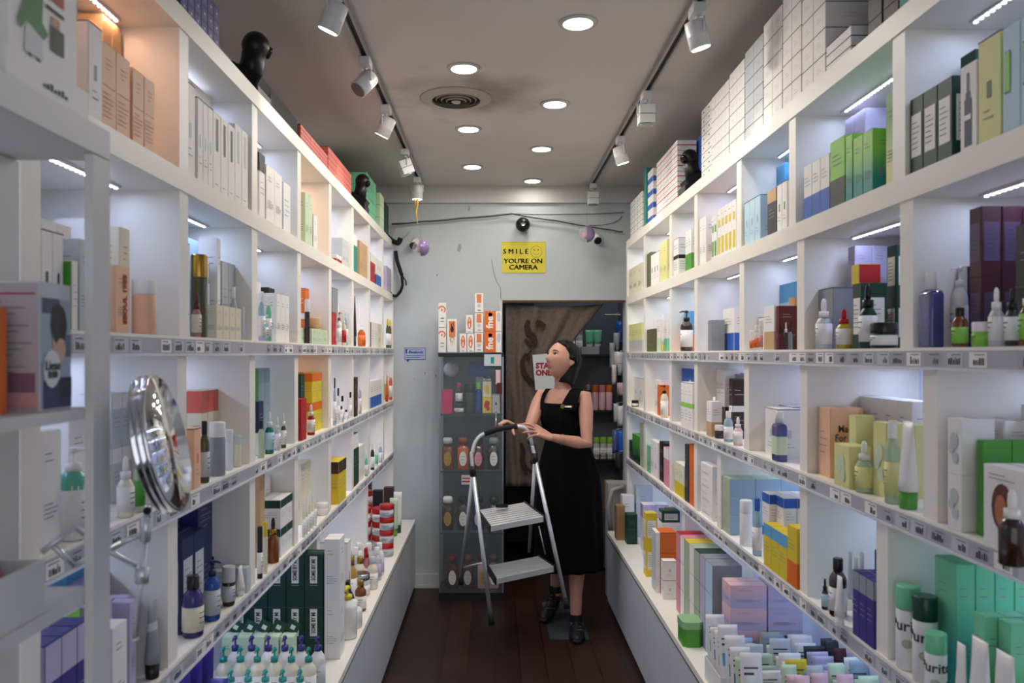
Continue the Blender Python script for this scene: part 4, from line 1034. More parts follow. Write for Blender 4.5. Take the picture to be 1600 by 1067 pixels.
# ================================================================ ceiling
RING = mat('lamp_trim_ring', 'b0aeaa', .4)
dl0 = None
spots = [(903,35,'closest to the shop front'),(725,106,'ahead of the round vent'),(867,162,'beside the round vent'),(732,201,'just behind the round vent'),(846,232,'midway on the doorway side'),(738,260,'near the back wall on the mirror side'),(832,282,'closest to the back wall')]
for i, (px_, py_, w_) in enumerate(spots):
    Y = F*(CEIL-EYE)/(553-py_); X = (px_-772)*Y/F
    if dl0 is None:
        r = empty('recessed_downlight'); MB().lathe([(.050, -.006), (.064, -.004), (.066, 0), (.050, 0)], RING, seg=28, caps=False).build('trim_ring', r)
        MB().lathe([(.001, -.0075), (.045, -.0075), (.051, -.0055), (.051, -.001), (.001, -.001)], LAMPON, seg=28, smooth=False).build('lens', r); dl0 = r
        o = r
    else: o = copy_tree(dl0)
    o.location = (X, Y, CEIL-.0005); tag(o, 'round lit recessed ceiling light, '+w_, 'ceiling light', 'recessed ceiling lights')
    l = bpy.data.lights.new('downlight', 'AREA'); l.shape = 'DISK'; l.size = .09; l.energy = K_DOWN*(.16 if i == 6 else .45 if i == 5 else .8 if i == 4 else 1); l.color = (1, .945, .87)
    lo = bpy.data.objects.new('downlight', l); lo.location = (X, Y, CEIL-.012); COL.objects.link(lo)
v = empty('air_vent', (VX, VY, CEIL), 0, 'round stained ceiling air vent with concentric rings', 'air vent')
VM = mat('vent_cream_metal', 'a39c8e', .5); VD = mat('vent_dark_inside', '15130f', .9)
MB().lathe([(.105, -.012), (.150, -.004), (.158, -.0005), (.105, -.0005)], VM, seg=40, caps=False).build('outer_ring', v)
MB().lathe([(.001, -.001), (.105, -.001), (.105, -.003), (.001, -.003)], VD, seg=40, smooth=False).build('duct', v)
for a, z in ((.088, -.010), (.066, -.013), (.044, -.016)): MB().lathe([(a-.004, z), (a+.001, z+.006), (a+.002, z+.006), (a-.002, z-.001)], VM, seg=36, caps=False).build('cone_ring', v)
MB().lathe([(.001, -.020), (.018, -.019), (.022, -.014), (.001, -.012)], VM, seg=24).build('centre_cap', v)
TW = mat('track_white', '9c9a98', .45); LW = mat('spot_white', 'cfd0d0', .4)
LAMPOFF = mat('unlit_lamp_face', '6c6c6a', .15)
def track(X, y0, y1, label):
    t = empty('lighting_track', (X, y0, CEIL), 0, label, 'lighting track')
    MB().box(-.018, -.010, 0, y1-y0, -.022, -.0005, TW).build('side_rail', t); MB().box(.010, .018, 0, y1-y0, -.022, -.0005, TW).build('side_rail', t)
    MB().box(-.010, .010, 0, y1-y0, -.008, -.0005, mat('track_dark_slot', '2a2a2a', .6)).build('slot', t)
track(-.475, 1.6, 5.15, 'white lighting track above the mirror-side shelves'); track(.635, 1.6, 5.24, 'white lighting track above the doorway-side shelves')
def spot(X, Y, lit, az, tilt, label, square=False, k=0):
    z = CEIL-.0225; s = empty('track_spotlight', (X, Y, z), 0, label, 'spotlight', 'track spotlights')
    MB().box(-.02, .02, -.035, .035, -.03, -.0005, LW, .002).build('adapter', s)
    yk = MB(); yk.tube([(0, 0, -.03), (0, 0, -.04)], .007, LW)
    for a in (-1, 1): yk.tube([(0, 0, -.042), (a*.037, 0, -.047), (a*.037, 0, -.085)], .004, LW, 6)
    yo = yk.build('yoke', s); yo.rotation_euler = (0, 0, az)
    m = MB(); mf = MB(); L_ = .075
    if square: m.box(-.033, .033, -.033, .033, -.045, .03, LW, .003); m.box(-.0335, .0335, -.0335, .0335, -.010, -.007, mat('groove_grey', '55575a', .5))
    else: m.lathe([(.020, .040), (.031, .036), (.033, .02), (.033, -.005), (.0335, -.006), (.0335, -.009), (.033, -.010), (.034, -.045), (.030, -.047)][::-1], LW, seg=24)
    mf.lathe([(.001, -.0485), (.029, -.0485), (.029, -.047), (.001, -.047)], LAMPON if lit else LAMPOFF, seg=24, smooth=False)
    R = Matrix.Rotation(az, 4, 'Z') @ Matrix.Rotation(tilt, 4, 'X')
    h = m.build('housing', s, (0, 0, -.085)); h.rotation_euler = R.to_euler(); mf.build('lens', h)
    if lit:
        l = bpy.data.lights.new('spot', 'SPOT'); l.energy = K_SPOT*4; l.spot_size = math.radians(75); l.spot_blend = .8; l.shadow_soft_size = .03; l.color = (1, .9, .72)
        lo = bpy.data.objects.new('spot', l); lo.location = Vector((X, Y, z-.085))+R.to_3x3() @ Vector((0, 0, -.06)); lo.rotation_euler = R.to_euler(); COL.objects.link(lo)
for X, Y, lit, az, t, lb_, sq in ((-.475,2.36,1,math.radians(70),.45,'lit round track spotlight closest to the shop front, mirror side',0),(-.475,2.94,0,math.radians(-50),-.75,'unlit tilted round track spotlight, mirror side',0),
    (-.475,3.50,1,math.radians(70),.5,'lit round spotlight midway along the mirror-side track',0),(-.475,4.25,0,math.radians(-70),.4,'unlit square spotlight on the mirror-side track',1),(-.475,4.92,1,math.radians(0),0,'last spotlight of the mirror-side track, above the hanging ball',0),
    (.635,2.49,1,math.radians(-70),.3,'lit track spotlight closest to the shop front, doorway side',0),(.635,3.32,0,0,0,'unlit square spotlight on the doorway-side track',1),(.635,4.0,1,math.radians(-70),.3,'lit spotlight midway along the doorway-side track',0),(.635,5.10,0,0,0,'last spotlight of the doorway-side track, by the back wall',1)):
    spot(X, Y, lit, az, t, lb_, sq)
tag(MB().tube([(-.475, 4.90, 2.535), (-.470, 4.90, 2.47), (-.482, 4.90, 2.43), (-.470, 4.90, 2.34)], [.011, .007, .008, .002], mat('gold_ribbon', 'd8b060', .4), 6).tube([(-.492, 4.90, 2.53), (-.478, 4.905, 2.42)], .006, mat('gold_ribbon', '', .4), 5).build('hanging_ribbon'), 'gold twisted ribbon hanging from the last mirror-side spotlight', 'ribbon')
def ball(p, label):
    o = empty('hanging_ball', p, 0, label, 'ornament', 'clear and purple hanging balls')
    MB().ball((0, 0, 0), .053, .053, .053, mat('clear_pink_shell', 'd8c4d4', .05, alpha=.25), 22, 14).build('shell', o)
    m = MB(); rs = []
    for i in range(9):
        t = math.pi*(i+.1)/8.2; rs.append([(.050*math.sin(t)*math.sin(a), -.050*math.sin(t)*math.cos(a), -.050*math.cos(t)) for a in [math.pi*k/8-.1 for k in range(9)]])
    m.rings(rs, mat('purple_foil', '6a4a98', .25, .4), caps=False, closed=False); m.build('purple_half', o)
    MB().ball((-.012, 0, -.008), .02, .02, .022, mat('pink_pearl', 'd8a8b0', .3), 10, 8).build('bead', o)
    MB().tube([(0, 0, .053), (0, 0, CEIL-.024-p[2])], .0008, mat('hanging_thread', '9a9a9a', .5), 5).build('thread', o)
ball(tuple(at(658, 387, 4.75)), 'clear and purple ball hanging below the gold ribbon'); ball(tuple(at(917, 366, 5.0)), 'clear and purple ball hanging beside the white wall camera')
# ================================================================ things on and by the back wall
sg_ = empty('warning_sign', (at(818, 402, BACK).x, BACK-.001, at(818, 402, BACK).z), 0, 'yellow camera warning sign with smiling face above the doorway', 'sign')
hw, hh = 34*BACK/F, 24.5*BACK/F
YS = mat('sign_yellow', 'cfc02a', .5); SI = mat('sign_black', '15150f', .5)
MB().box(-hw, hw, -.004, 0, -hh, hh, YS, ).box(-hw+.004, hw-.004, -.0044, -.004, hh-.0055, hh-.0045, SI).build('board', sg_)
rt = (math.pi/2, 0, 0)
for dx_ in (-.0018, -.0006, .0006, .0018):     # heavy capitals
    text_mesh('S M I L E', .046, SI, parent=sg_, loc=(-.052+dx_, -.0046, .037+dx_*.5), rot=rt, sx=1.02)
    text_mesh("YOU'RE ON", .044, SI, parent=sg_, loc=(-.002+dx_, -.0046, -.027+dx_*.5), rot=rt, sx=1.1)
    text_mesh('CAMERA', .044, SI, parent=sg_, loc=(-.002+dx_, -.0046, -.068+dx_*.5), rot=rt, sx=1.1)
sm = MB(); n = 28
def ann(m, cx, cz, r0, r1, a0, a1, n, mm, y=-.0046):
    for i in range(n):
        t0, t1 = a0+(a1-a0)*i/n, a0+(a1-a0)*(i+1)/n
        m.poly([(cx+r0*math.cos(t0), y, cz+r0*math.sin(t0)), (cx+r1*math.cos(t0), y, cz+r1*math.sin(t0)), (cx+r1*math.cos(t1), y, cz+r1*math.sin(t1)), (cx+r0*math.cos(t1), y, cz+r0*math.sin(t1))][::-1], mm)
OL = mat('sign_olive_line', '6a5c14', .5)
ann(sm, .084, .037, .036, .0385, 0, 2*math.pi, 30, OL); ann(sm, .084, .037, .020, .0222, math.pi*1.15, math.pi*1.85, 12, OL)
for a in (-.013, .013): sm.poly([(.084+a+.004*math.cos(t), -.0047, .049+.006*math.sin(t)) for t in [2*math.pi*k/10 for k in range(10)]], SI)
sm.build('smiling_face', sg_)
fb = empty('wall_sticker', (at(648.5, 553, BACK).x, BACK-.001, at(648.5, 553, BACK).z), 0, 'small white and blue social media sticker on the back wall', 'sticker')
FBM = mat('sticker_blue', '2c3f7c', .5)
m = MB().box(-.070, .070, -.001, 0, -.038, .042, FBM).box(-.067, .067, -.0014, -.001, -.035, .039, mat('sticker_pale', 'a9b6d4', .5)).box(-.063, -.035, -.0018, -.0014, .004, .032, FBM)
m.poly([(-.058, -.001, -.038), (-.035, -.001, -.038), (-.050, -.001, -.056)][::-1], FBM)
for i in range(2): m.box(-.06, .055-.02*i, -.0018, -.0014, -.012-.012*i, -.009-.012*i, FBM)
m.box(-.03, .04, -.0018, -.0014, .027, .029, FBM); m.build('backing', fb)
text_mesh('f', .034, paper('wh'), parent=fb, loc=(-.046, -.002, .016), rot=rt, bold=.001); text_mesh('facebook', .024, FBM, parent=fb, loc=(.010, -.002, .012), rot=rt, bold=.0008)
# cameras
def domecam(p, r, label, look=(0, -1, 0), base=True):
    o = empty('security_camera', p, 0, label, 'camera'); MB().ball((0, 0, 0), r, r*.8, r*1.02, BLACK, 20, 12).build('dome', o)
    m = MB(); m.lathe([(r*.45, 0), (r*.45, .004), (r*.3, .006)], mat('lens_glass', '050507', .05), seg=16); l = m.build('lens', o)
    q = Vector(look).normalized(); l.rotation_euler = q.to_track_quat('Z', 'Y').to_euler(); l.location = q*r*.78
    if base: MB().box(-r*.35, r*.35, 0, r*1.0, r*.4, r*1.0, BLACK).build('bracket', o)
    return o
domecam((at(817, 351, BACK-.05).x, BACK-.052, at(817, 351, BACK-.05).z), .047, 'round black camera mounted above the yellow sign')
def bullet(px_, py_, label, dx):
    p = at(px_, py_, BACK-.06); o = empty('security_camera', p, 0, label, 'camera', 'white tube cameras')
    MB().tube([(-dx*.01, .055, .045), (0, -.0, 0)], [.024, .027], paper('wh'), 16).build('housing', o)
    MB().tube([(0, -.001, 0), (dx*.002, -.010, -.006)], [.027, .021], BLACK, 16).build('lens', o)
bullet(934, 376, 'white tube camera behind the doorway-side hanging ball', 1); bullet(646, 384, 'white tube camera behind the mirror-side hanging ball', -1)
# cables along the top of the wall
CW = mat('cable_grey', '4c4c4e', .6)
def cable(pts, r, mm, label, name='wall_cable', Y=BACK-.012):
    P = [at(a, b_, Y) for a, b_ in pts]; Q = []
    for i in range(len(P)-1):
        for k in range(4): Q.append(P[i].lerp(P[i+1], k/4)+Vector((0, 0, -.004*math.sin(math.pi*k/4))))
    Q.append(P[-1]); return tag(MB().tube(Q, r, mm, 6).build(name), label, 'cable')
cable(((612,350),(660,346),(720,341),(800,334)), .006, CW, 'grey cable sagging from the mirror-side corner to the black camera', Y=BACK-.036)
cable(((800,334),(870,345),(960,360),(973,362)), .005, CW, 'grey cable sloping from the black camera to the doorway-side corner', Y=BACK-.036)
cable(((800,334),(880,335),(975,332)), .003, CW, 'thin straight cable across the wall above the black camera', Y=BACK-.036)
cable(((920,352),(950,350),(965,345),(972,337)), .0025, CW, 'thin looping wire above the white tube camera')
cable(((640,362),(628,372),(617,378),(612,370),(618,357),(622,352)), .004, mat('cable_white', 'a8a8a6', .5), 'looped white cable in the upper mirror-side corner', Y=BACK-.05)
cable(((600,362),(610,374),(622,380),(626,372)), .018, RUBBER, 'bundle of black plugs and adaptors in the upper corner', 'cable_bundle', BACK-.08)
cable(((618,392),(620,405),(624,418),(628,430)), .014, RUBBER, 'thick black cable section hanging down the wall corner', Y=BACK-.04)
cable(((628,430),(629,445),(626,455),(618,463),(610,458),(606,450)), .010, RUBBER, 'black cable loop hanging at the wall corner', Y=BACK-.04)
cable(((629,430),(634,438),(635,446)), .004, RUBBER, 'thin black cable tail beside the cable loop')
# domes and black bag on the shelving tops
def perched(p, r, lift, label, look):
    o = empty('security_camera', p, 0, label, 'camera', 'black dome cameras on the shelving tops'); q = Vector(look).normalized()
    sx = 1 if q.x > 0 else -1; c = Vector((sx*r*.55, 0, lift))
    MB().ball(tuple(c), r, r, r*1.04, BLACK, 20, 12).build('dome', o)
    MB().box(-r*1.5, r*1.2, -r*1.7, r*1.7, 0, r*.9, BLACK, .004).build('base', o)
    bk_ = MB().box(-r*1.25, r*1.25, -r*1.45, r*1.45, -r*.55, r*.55, BLACK, .005).build('bracket', o, (0, 0, r*1.7)); bk_.rotation_euler = (0, sx*.5, 0)
    MB().tube([(0, 0, r*2), (sx*r*.3, 0, r*3), c], [r*1.0, r*.85, r*.9], BLACK, 16).build('neck', o)
    m = MB(); m.lathe([(r*.45, 0), (r*.45, r*.3), (r*.25, r*.38)], mat('lens_glass', '', .05), seg=16); l = m.build('lens', o)
    l.rotation_euler = q.to_track_quat('Z', 'Y').to_euler(); l.location = c+q*r*.8
perched((-.735, 2.38, 2.2945), .041, .175, 'large black dome camera on the mirror-side shelving top', (.8, .5, -.3))
tag(MB().box(-.80, -.69, 2.45, 2.80, 2.2945, 2.37, mat('black_gloss_case', '100f0e', .75), .01).build('storage_case'), 'long glossy black case on top of the mirror-side shelving', 'case')
perched((-.715, 4.20, 2.2945), .038, .165, 'small black dome camera among green cartons, mirror side', (.8, -.4, -.4))
perched((.885, 3.52, 2.2505), .038, .165, 'black dome camera in front of blue cartons, doorway side', (-.8, -.5, -.2))

# ---------------------------------------------------------------- glass display cabinet
GX0, GX1, GY0, GY1 = -.347, .062, 5.0, 5.265
gc = empty('glass_cabinet', ((GX0+GX1)/2, (GY0+GY1)/2, 0), 0, 'narrow glass display cabinet against the back wall', 'cabinet')
gi = Matrix.Translation((-(GX0+GX1)/2, -(GY0+GY1)/2, 0))
def gp_(mb, name, par=None):
    o = mb.build(name, par or gc); o.data.transform(gi); return o
GF = mat('cabinet_dark_frame', '1b1c1f', .4); GA = mat('cabinet_grey_profile', '8c9296', .3, .8)
gp_(MB().box(GX0, GX1, GY0, GY1, 0.001, .05, GF), 'base'); gp_(MB().box(GX0-.004, GX1-.05, GY0, GY1, 1.532, 1.556, GF), 'top'); gp_(MB().box(GX1-.05, GX1, GY0, GY1, 1.532, 1.556, GF), 'top')
for x in (GX0+.002, GX1-.010): 
    for y in (GY0+.002, GY1-.010): gp_(MB().box(x, x+.008, y, y+.008, .05, 1.532, GA), 'corner_profile')
GS = [1.172, .812, .425]
for z in GS: gp_(MB().box(GX0+.01, GX1-.01, GY0+.01, GY1-.012, z-.008, z, GLASS).box(GX0+.01, GX1-.01, GY0+.008, GY0+.011, z-.008, z, mat('glass_edge_dark', '26302f', .2)), 'glass_shelf')
gp_(MB().box(GX0+.001, GX0+.004, GY0+.012, GY1-.012, .05, 1.532, GLASS), 'side_glass'); gp_(MB().box(GX1-.004, GX1-.001, GY0+.012, GY1-.012, .05, 1.532, GLASS), 'side_glass')
gp_(MB().box(GX0+.011, GX1-.011, GY0+.001, GY0+.004, .05, 1.532, GLASS), 'door_glass')
gp_(MB().box(GX0+.012, GX1-.012, GY1-.006, GY1-.003, .05, 1.532, mat('cabinet_back_panel', '485358', .35)), 'back_panel')
gp_(MB().box(-.165, -.03, GY1-.0075, GY1-.006, 1.40, 1.50, mat('blue_poster', '2c54a0', .5)).box(-.12, -.03, GY1-.0075, GY1-.006, 1.27, 1.398, mat('pale_poster', 'a8aebc', .5)), 'poster')
gp_(MB().tube([(.012, GY0-.006, 1.19), (.012, GY0-.006, 1.03)], .004, CHROME), 'door_handle')
def gl(kind, X, w, h, c, c2, z, label, st='', cl='wh', Y=5.12, d=None, s=1):
    r = None
    for q in range(s):
        o = product(kind, w, d or w, h/s-.0005, c, st, c2, cl); o.location = (X, Y, z+q*h/s+.0005)
        o['label'] = label if s == 1 else ('upper ' if q else 'lower ')+label; o['category'] = CAT[kind]; r = r or o
    return r
gl('carton', -.30, .068, .15, 'hp', 'hp', GS[0], 'hot pink carton in the glass cabinet', 'lined', s=2)
gl('jar', -.225, .06, .062, 'dg', 'dg', GS[0], 'dark jar under a pink-capped bottle on the upper cabinet shelf', Y=5.10)
gl('bottle', -.225, .045, .13, 'dg', 'hp', GS[0]+.063, 'short bottle with pink cap stacked on dark jar', Y=5.10)
gl('cylinder_bottle', -.155, .07, .185, 'dg', 'bk', GS[0], 'wide black pot with black lid on the upper cabinet shelf', cl=None)
gl('bottle', -.10, .045, .195, 'bl', 'lm', GS[0], 'blue bottle with green cap on the upper cabinet shelf', cl=None)
gl('carton', -.045, .058, .10, 'ye', 'rd', GS[0], 'yellow carton with red flower in the glass cabinet', 'flower')
gl('carton', -.045, .055, .10, 'cr', 'ye', GS[0]+.102, 'cream carton with yellow flower on the yellow carton', 'flower')
gl('jar', -.045, .05, .035, 'dg', 'bk', GS[0]+.203, 'small dark jar on top of the cream carton')
gl('carton', .012, .05, .12, 'lg', 'bk', GS[0], 'grey carton with black disc print in the glass cabinet', 'mark')
hb = tag(MB().box(.010, .040, GY0-.02, GY0-.002, 1.36, 1.45, paper('pp'), .006).box(.018, .05, GY0-.035, GY0-.021, 1.30, 1.37, paper('dr'), .006).build('hanging_pouch'), 'pink and red sample pouches hanging on the cabinet door', 'pouch')
def flacon(X, z, c, c2, oval, label, h=.19):
    o = empty('bottle', (X, 5.11, z+.0005), 0, label, 'bottle', 'oval-labelled bottles in the glass cabinet'); r = .037; k = .5
    def sq(q, zz): return [((abs(math.cos(t))**k)*math.copysign(q, math.cos(t)), (abs(math.sin(t))**k)*math.copysign(q*.75, math.sin(t)), zz) for t in [2*math.pi*(i+.5)/20 for i in range(20)]]
    MB().rings([sq(r*.93, 0), sq(r, .005), sq(r, h*.62), sq(r*.85, h*.70), sq(r*.4, h*.75), sq(r*.4, h*.8)], liquid(c)).build('body', o)
    MB().lathe([(r*.45, h*.8), (r*.82, h*.83), (r*.86, h*.93), (r*.7, h), (r*.2, h*1.01)], plastic(c2), seg=16).build('stopper', o)
    m = MB(); m.poly([(.024*math.cos(t), -r*.75-.001, h*.34+.046*math.sin(t)) for t in [2*math.pi*i/20 for i in range(20)]], paper(oval))
    for i in range(3): m.box(-.014+.003*i, .014-.003*i, -r*.75-.0018, -r*.75-.0012, h*.42-.022*i, h*.42-.022*i+.002, INK)
    m.build('oval_label', o)
F_ = [(GS[1], (('am','lg','go','amber bottle with yellow oval and clear stopper'),('or','am','wh','orange-amber bottle with white oval label'),('dr','bk','pk','dark red bottle with pink oval label'),('br','gy','wh','dark brown bottle with white oval label')), 'on the middle cabinet shelf'),
      (GS[2], (('br','wh','go','black bottle with gold oval and white stopper'),('br','bk','wh','black bottle with white oval and black stopper'),('nv','bk','lb','navy bottle with pale blue oval'),('bk','bk','lg','black bottle with grey oval')), 'on the lower cabinet shelf'),
      (.05, (('dr','dr','wh','dark red bottle with white oval, by the cabinet edge'),('dr','dr','lg','dark red bottle with white oval, second'),('pp','dr','go','pink patterned bottle with gold oval'),('pp','br','wh','pale bottle with white oval and brown stopper')), 'on the cabinet floor')]
for z, L_, loc in F_:
    for i, (c, c2, ov, lb_) in enumerate(L_):
        flacon(-.297+i*.098+(.03 if z < .1 else 0)*(i < 3)+(.0 if i < 3 else 0), z, c, c2, ov, lb_+' '+loc, .20 if z > .8 else .21)
tg_ = tag(MB().box(-.205, -.14, GY0-.0015, GY0, .73, .79, paper('lg')).box(-.2, -.145, GY0-.002, GY0-.0015, .765, .773, paper('rd')).box(-.2, -.145, GY0-.002, GY0-.0015, .745, .753, paper('rd')).build('price_card'), 'small white card with red lettering on the cabinet glass', 'card')
rd_ = tag(MB().lathe([(.001, 0), (.05, 0), (.052, .02), (.03, .05), (.001, .055)], mat('white_plastic_globe', 'c8ccd2', .3), seg=20).build('display_globe'), 'white round suction hook inside the cabinet top', 'hook'); rd_.location = (-.28, GY1-.008, 1.45); rd_.rotation_euler = (math.pi/2, 0, 0)
# cartons standing on the cabinet
OR_ = paper('or'); mat('print_salmon', 'd8804c', .6)
def topbox(px0, px1, y0_, y1_, label, deco):
    Y = 5.06; x0_, x1_ = (px0-772)*Y/F, (px1-772)*Y/F; z0_, z1_ = EYE+(553-y1_)*Y/F, EYE+(553-y0_)*Y/F
    o = MB().box(-(x1_-x0_)/2, (x1_-x0_)/2, -.03, .03, 0, z1_-z0_, paper('wh'), .001).build('carton', None, ((x0_+x1_)/2, Y+.03, max(z0_, 1.5565))); o['label'] = label; o['category'] = 'box'; o['group'] = 'cartons on top of the glass cabinet'
    W, H = (x1_-x0_), z1_-z0_; m = MB(); deco(m, W, H); m.build('print', o); return o
def el(m, cx, cz, rx, rz, mm, e=.0008, n=14): m.poly([(cx+rx*math.cos(2*math.pi*i/n), -.03-e, cz+rz*math.sin(2*math.pi*i/n)) for i in range(n)], mm)
def dec_hair(m, W, H):
    el(m, 0, H*.55, W*.30, H*.34, OR_); el(m, 0, H*.72, W*.14, H*.1, paper('pp'), .0012); el(m, 0, H*.42, W*.10, H*.14, paper('wh'), .0014); m.box(-W*.2, W*.2, -.0316, -.0306, H*.06, H*.08, INK)
def dec_curl(m, W, H):
    ann(m, -W*.05, H*.72, W*.34, W*.5, -.9, 2.9, 14, OR_, -.0312); el(m, -W*.05, H*.70, W*.1, H*.05, OR_); m.box(-W*.2, W*.25, -.0314, -.0306, H*.35, H*.38, INK); m.box(-W*.2, W*.25, -.0314, -.0306, H*.22, H*.24, INK)
def dec_flag(m, W, H): m.box(-W*.28, W*.28, -.0312, -.0302, H*.5, H*.95, mat('print_salmon', 'd8804c', .6)); el(m, 0, H*.35, W*.22, H*.10, paper('lg')); m.box(-W*.2, W*.2, -.0314, -.0306, H*.1, H*.13, INK)
def dec_rab(m, W, H):
    m.box(-W*.34, W*.34, -.0306, -.0301, H*.45, H*.93, mat('print_salmon', '', .6)); el(m, 0, H*.68, W*.17, H*.09, BLACK, .0012); el(m, -W*.08, H*.8, W*.05, H*.08, BLACK, .0012); el(m, W*.1, H*.82, W*.05, H*.08, BLACK, .0012); el(m, 0, H*.32, W*.25, H*.12, paper('cr')); ann(m, 0, H*.38, W*.2, W*.25, 0, 5, 12, paper('dr'), -.0316)
a = topbox(685, 697, 512, 550, 'lower white carton with orange curl, cabinet edge', dec_curl)
a = topbox(685, 697, 473, 511, 'upper white carton with orange curl, cabinet edge', dec_curl)
topbox(699, 714, 498, 550, 'white carton with black rabbit silhouette on orange', dec_rab)
topbox(718, 729, 521, 550, 'white carton with orange hair drawing, beside the rabbit carton', dec_hair); topbox(730, 741, 521, 550, 'white carton with orange hair drawing, beside the flag column', dec_hair)
topbox(728, 739, 492, 520, 'pale carton with grey hair drawing on the two hair cartons', dec_hair)
topbox(742, 755, 520, 550, 'lowest of three white cartons with salmon panel', dec_flag); topbox(742, 755, 489, 519, 'middle of three white cartons with salmon panel', dec_flag); topbox(742, 755, 458, 488, 'topmost of three white cartons with salmon panel', dec_flag)
for i, (a, b_) in enumerate(((518, 550), (486, 517))):
    o = topbox(757, 783, a, b_, ('lower', 'upper')[i]+' orange carton with white vertical letters', lambda m, W, H: (m.box(-W*.5, W*.18, -.0308, -.0302, 0, H, OR_), el(m, -W*.15, H*.82, W*.12, W*.12, paper('cr')), el(m, W*.36, H*.7, W*.12, H*.25, paper('lg'))))
    text_mesh('fne', .062, paper('wh'), parent=o, loc=(-.018, -.0315, .055), rot=(math.pi/2, -math.pi/2, 0), bold=.002)
tag(MB().box(-.07, .01, 5.20, 5.203, 1.5565, 1.80, ACRYL).box(.01, .05, 5.20, 5.203, 1.5565, 1.80, ACRYL).build('acrylic_panel'), 'pinkish clear acrylic panel behind the orange cartons', 'panel')
tag(MB().box(-.062, .045, 4.990, 4.9925, 1.475, 1.548, paper('lg')).box(-.055, -.03, 4.9895, 4.990, 1.49, 1.53, paper('lb')).box(-.02, .0, 4.9895, 4.990, 1.49, 1.53, paper('tl')).box(.01, .03, 4.9895, 4.990, 1.49, 1.53, paper('pp')).build('picture_card'), 'small picture card clipped at the cabinet top edge', 'card')

# ---------------------------------------------------------------- curtain in the doorway
CU = mat('brown_woven_curtain', '6a5c54', .9, noise=.2, col2='5a4e48', scale=40, bump=.3)
m = MB(); NX, NZ = 60, 34; Yc = BACK+.06
def rightedge(z):   # gathered to the upper corner, hangs free below
    if z > 1.52: return .43+(.735-.43)*((z-1.52)/(1.885-1.52))**1.0
    return .43
rs = []
for j in range(NZ+1):
    z = 1.885-(1.885-.66)*j/NZ; row = []
    for i in range(NX+1):
        u = i/NX; x = .078+(rightedge(z)-.078)*u
        sag = .03*math.sin(math.pi*u)*(z-1.5)/.385 if z > 1.5 else 0
        y = Yc+.012*math.sin(u*19+.8*math.sin(z*3))*(1-.5*max(0, z-1.5))+.006*math.sin(u*41+z*9)+.010*math.sin(z*14+u*8)*max(0, (z-1.45))*2
        row.append((x, y, z-sag*.6))
    rs.append(row)
m.rings(rs, CU, caps=False, closed=False)
cur = m.build('curtain'); tag(cur, 'brown cloth curtain with dark swirl pattern hanging in the doorway', 'curtain')
sd = cur.modifiers.new('thick', 'SOLIDIFY'); sd.thickness = .003
ds = MB(); DK = mat('curtain_dark_print', '2e201a', .9)
def blot(pts, r):
    P = [at(a, b_, Yc-.028) for a, b_ in pts]; rr = [r*(.4+.6*math.sin(math.pi*(i+.5)/len(P))) for i in range(len(P))]
    q = []
    for i, p_ in enumerate(P):
        t = (P[min(i+1, len(P)-1)]-P[max(i-1, 0)]).normalized(); n_ = Vector((-t.z, 0, t.x)); q.append((p_+n_*rr[i], p_-n_*rr[i]))
    for i in range(len(q)-1): ds.poly([q[i][0], q[i+1][0], q[i+1][1], q[i][1]], DK)
blot(((826,500),(823,510),(826,520),(834,527),(838,536)), .022); blot(((838,502),(845,506),(852,510)), .02); blot(((820,530),(826,536),(836,540)), .012)
blot(((822,552),(816,565),(818,580),(826,592),(836,600)), .018); blot(((830,548),(824,556),(828,562)), .01); blot(((832,556),(838,566),(834,575)), .012)
blot(((814,692),(818,705),(816,720),(822,732),(832,738)), .016); blot(((824,690),(834,696),(836,706)), .012); blot(((838,715),(830,722),(838,730)), .012)
ds.build('swirl_print', cur)
so = empty('notice', tuple(at(850, 580, Yc-.05)), 0, 'white staff notice with red letters pinned to the curtain', 'sign')
MB().box(-.068, .088, 0, .002, -.12, .115, paper('lg')).build('sheet', so).rotation_euler = (0, math.radians(-5), 0)
RI = mat('notice_red', '8c1820', .5)
text_mesh('STAFF', .05, RI, parent=so, loc=(.012, -.001, .035), rot=rt, bold=.003); text_mesh('ONLY', .05, RI, parent=so, loc=(.012, -.001, -.012), rot=rt, bold=.003)
# ---------------------------------------------------------------- rack of goods in the room behind
br = empty('stock_rack', (.86, 5.95, 0), 0, 'dark stock rack seen through the doorway', 'rack'); bi = Matrix.Translation((-.86, -5.95, 0))
def bp(mb, name):
    o = mb.build(name, br); o.data.transform(bi); return o
SLT = mat('slat_panel_grey', '5c6068', .5)
bp(MB().box(.30, 1.30, 6.00, 6.02, .4, 2.2, SLT), 'back_panel')
bp(MB().box(.935, .940, 5.30, 5.999, .45, 2.0, SLT), 'side_panel')
RZ = [1.548, 1.135, .775]
for z in RZ: bp(MB().box(.45, 1.0, 5.84, 5.998, z-.014, z, BLACK), 'shelf')
bp(MB().box(.30, 1.30, 5.70, 5.998, .02, .42, mat('rack_grey_base', '4a4c52', .6)), 'base')
def rb(kind, px_, w_, h, c, c2, z, label, cl='wh', st='', n=1, Y=5.90, d=None):
    for i in range(n):
        o = product(kind, w_, d or w_, h, c, st, c2, cl); o.location = ((px_-772)*Y/F+i*w_*1.06, Y, z+.0005)
        o['label'] = label+(', %s from the curtain' % ORD[i] if n > 1 else ''); o['category'] = CAT[kind]
        if n > 1: o['group'] = label+' group'
rb('cylinder_bottle', 893, .05, .19, 'lg', 'wh', RZ[0], 'pale grey bottle on the top rack shelf behind the doorway'); rb('cylinder_bottle', 905, .05, .20, 'lg', 'pk', RZ[0], 'pale bottle with pink cap on the top rack shelf')
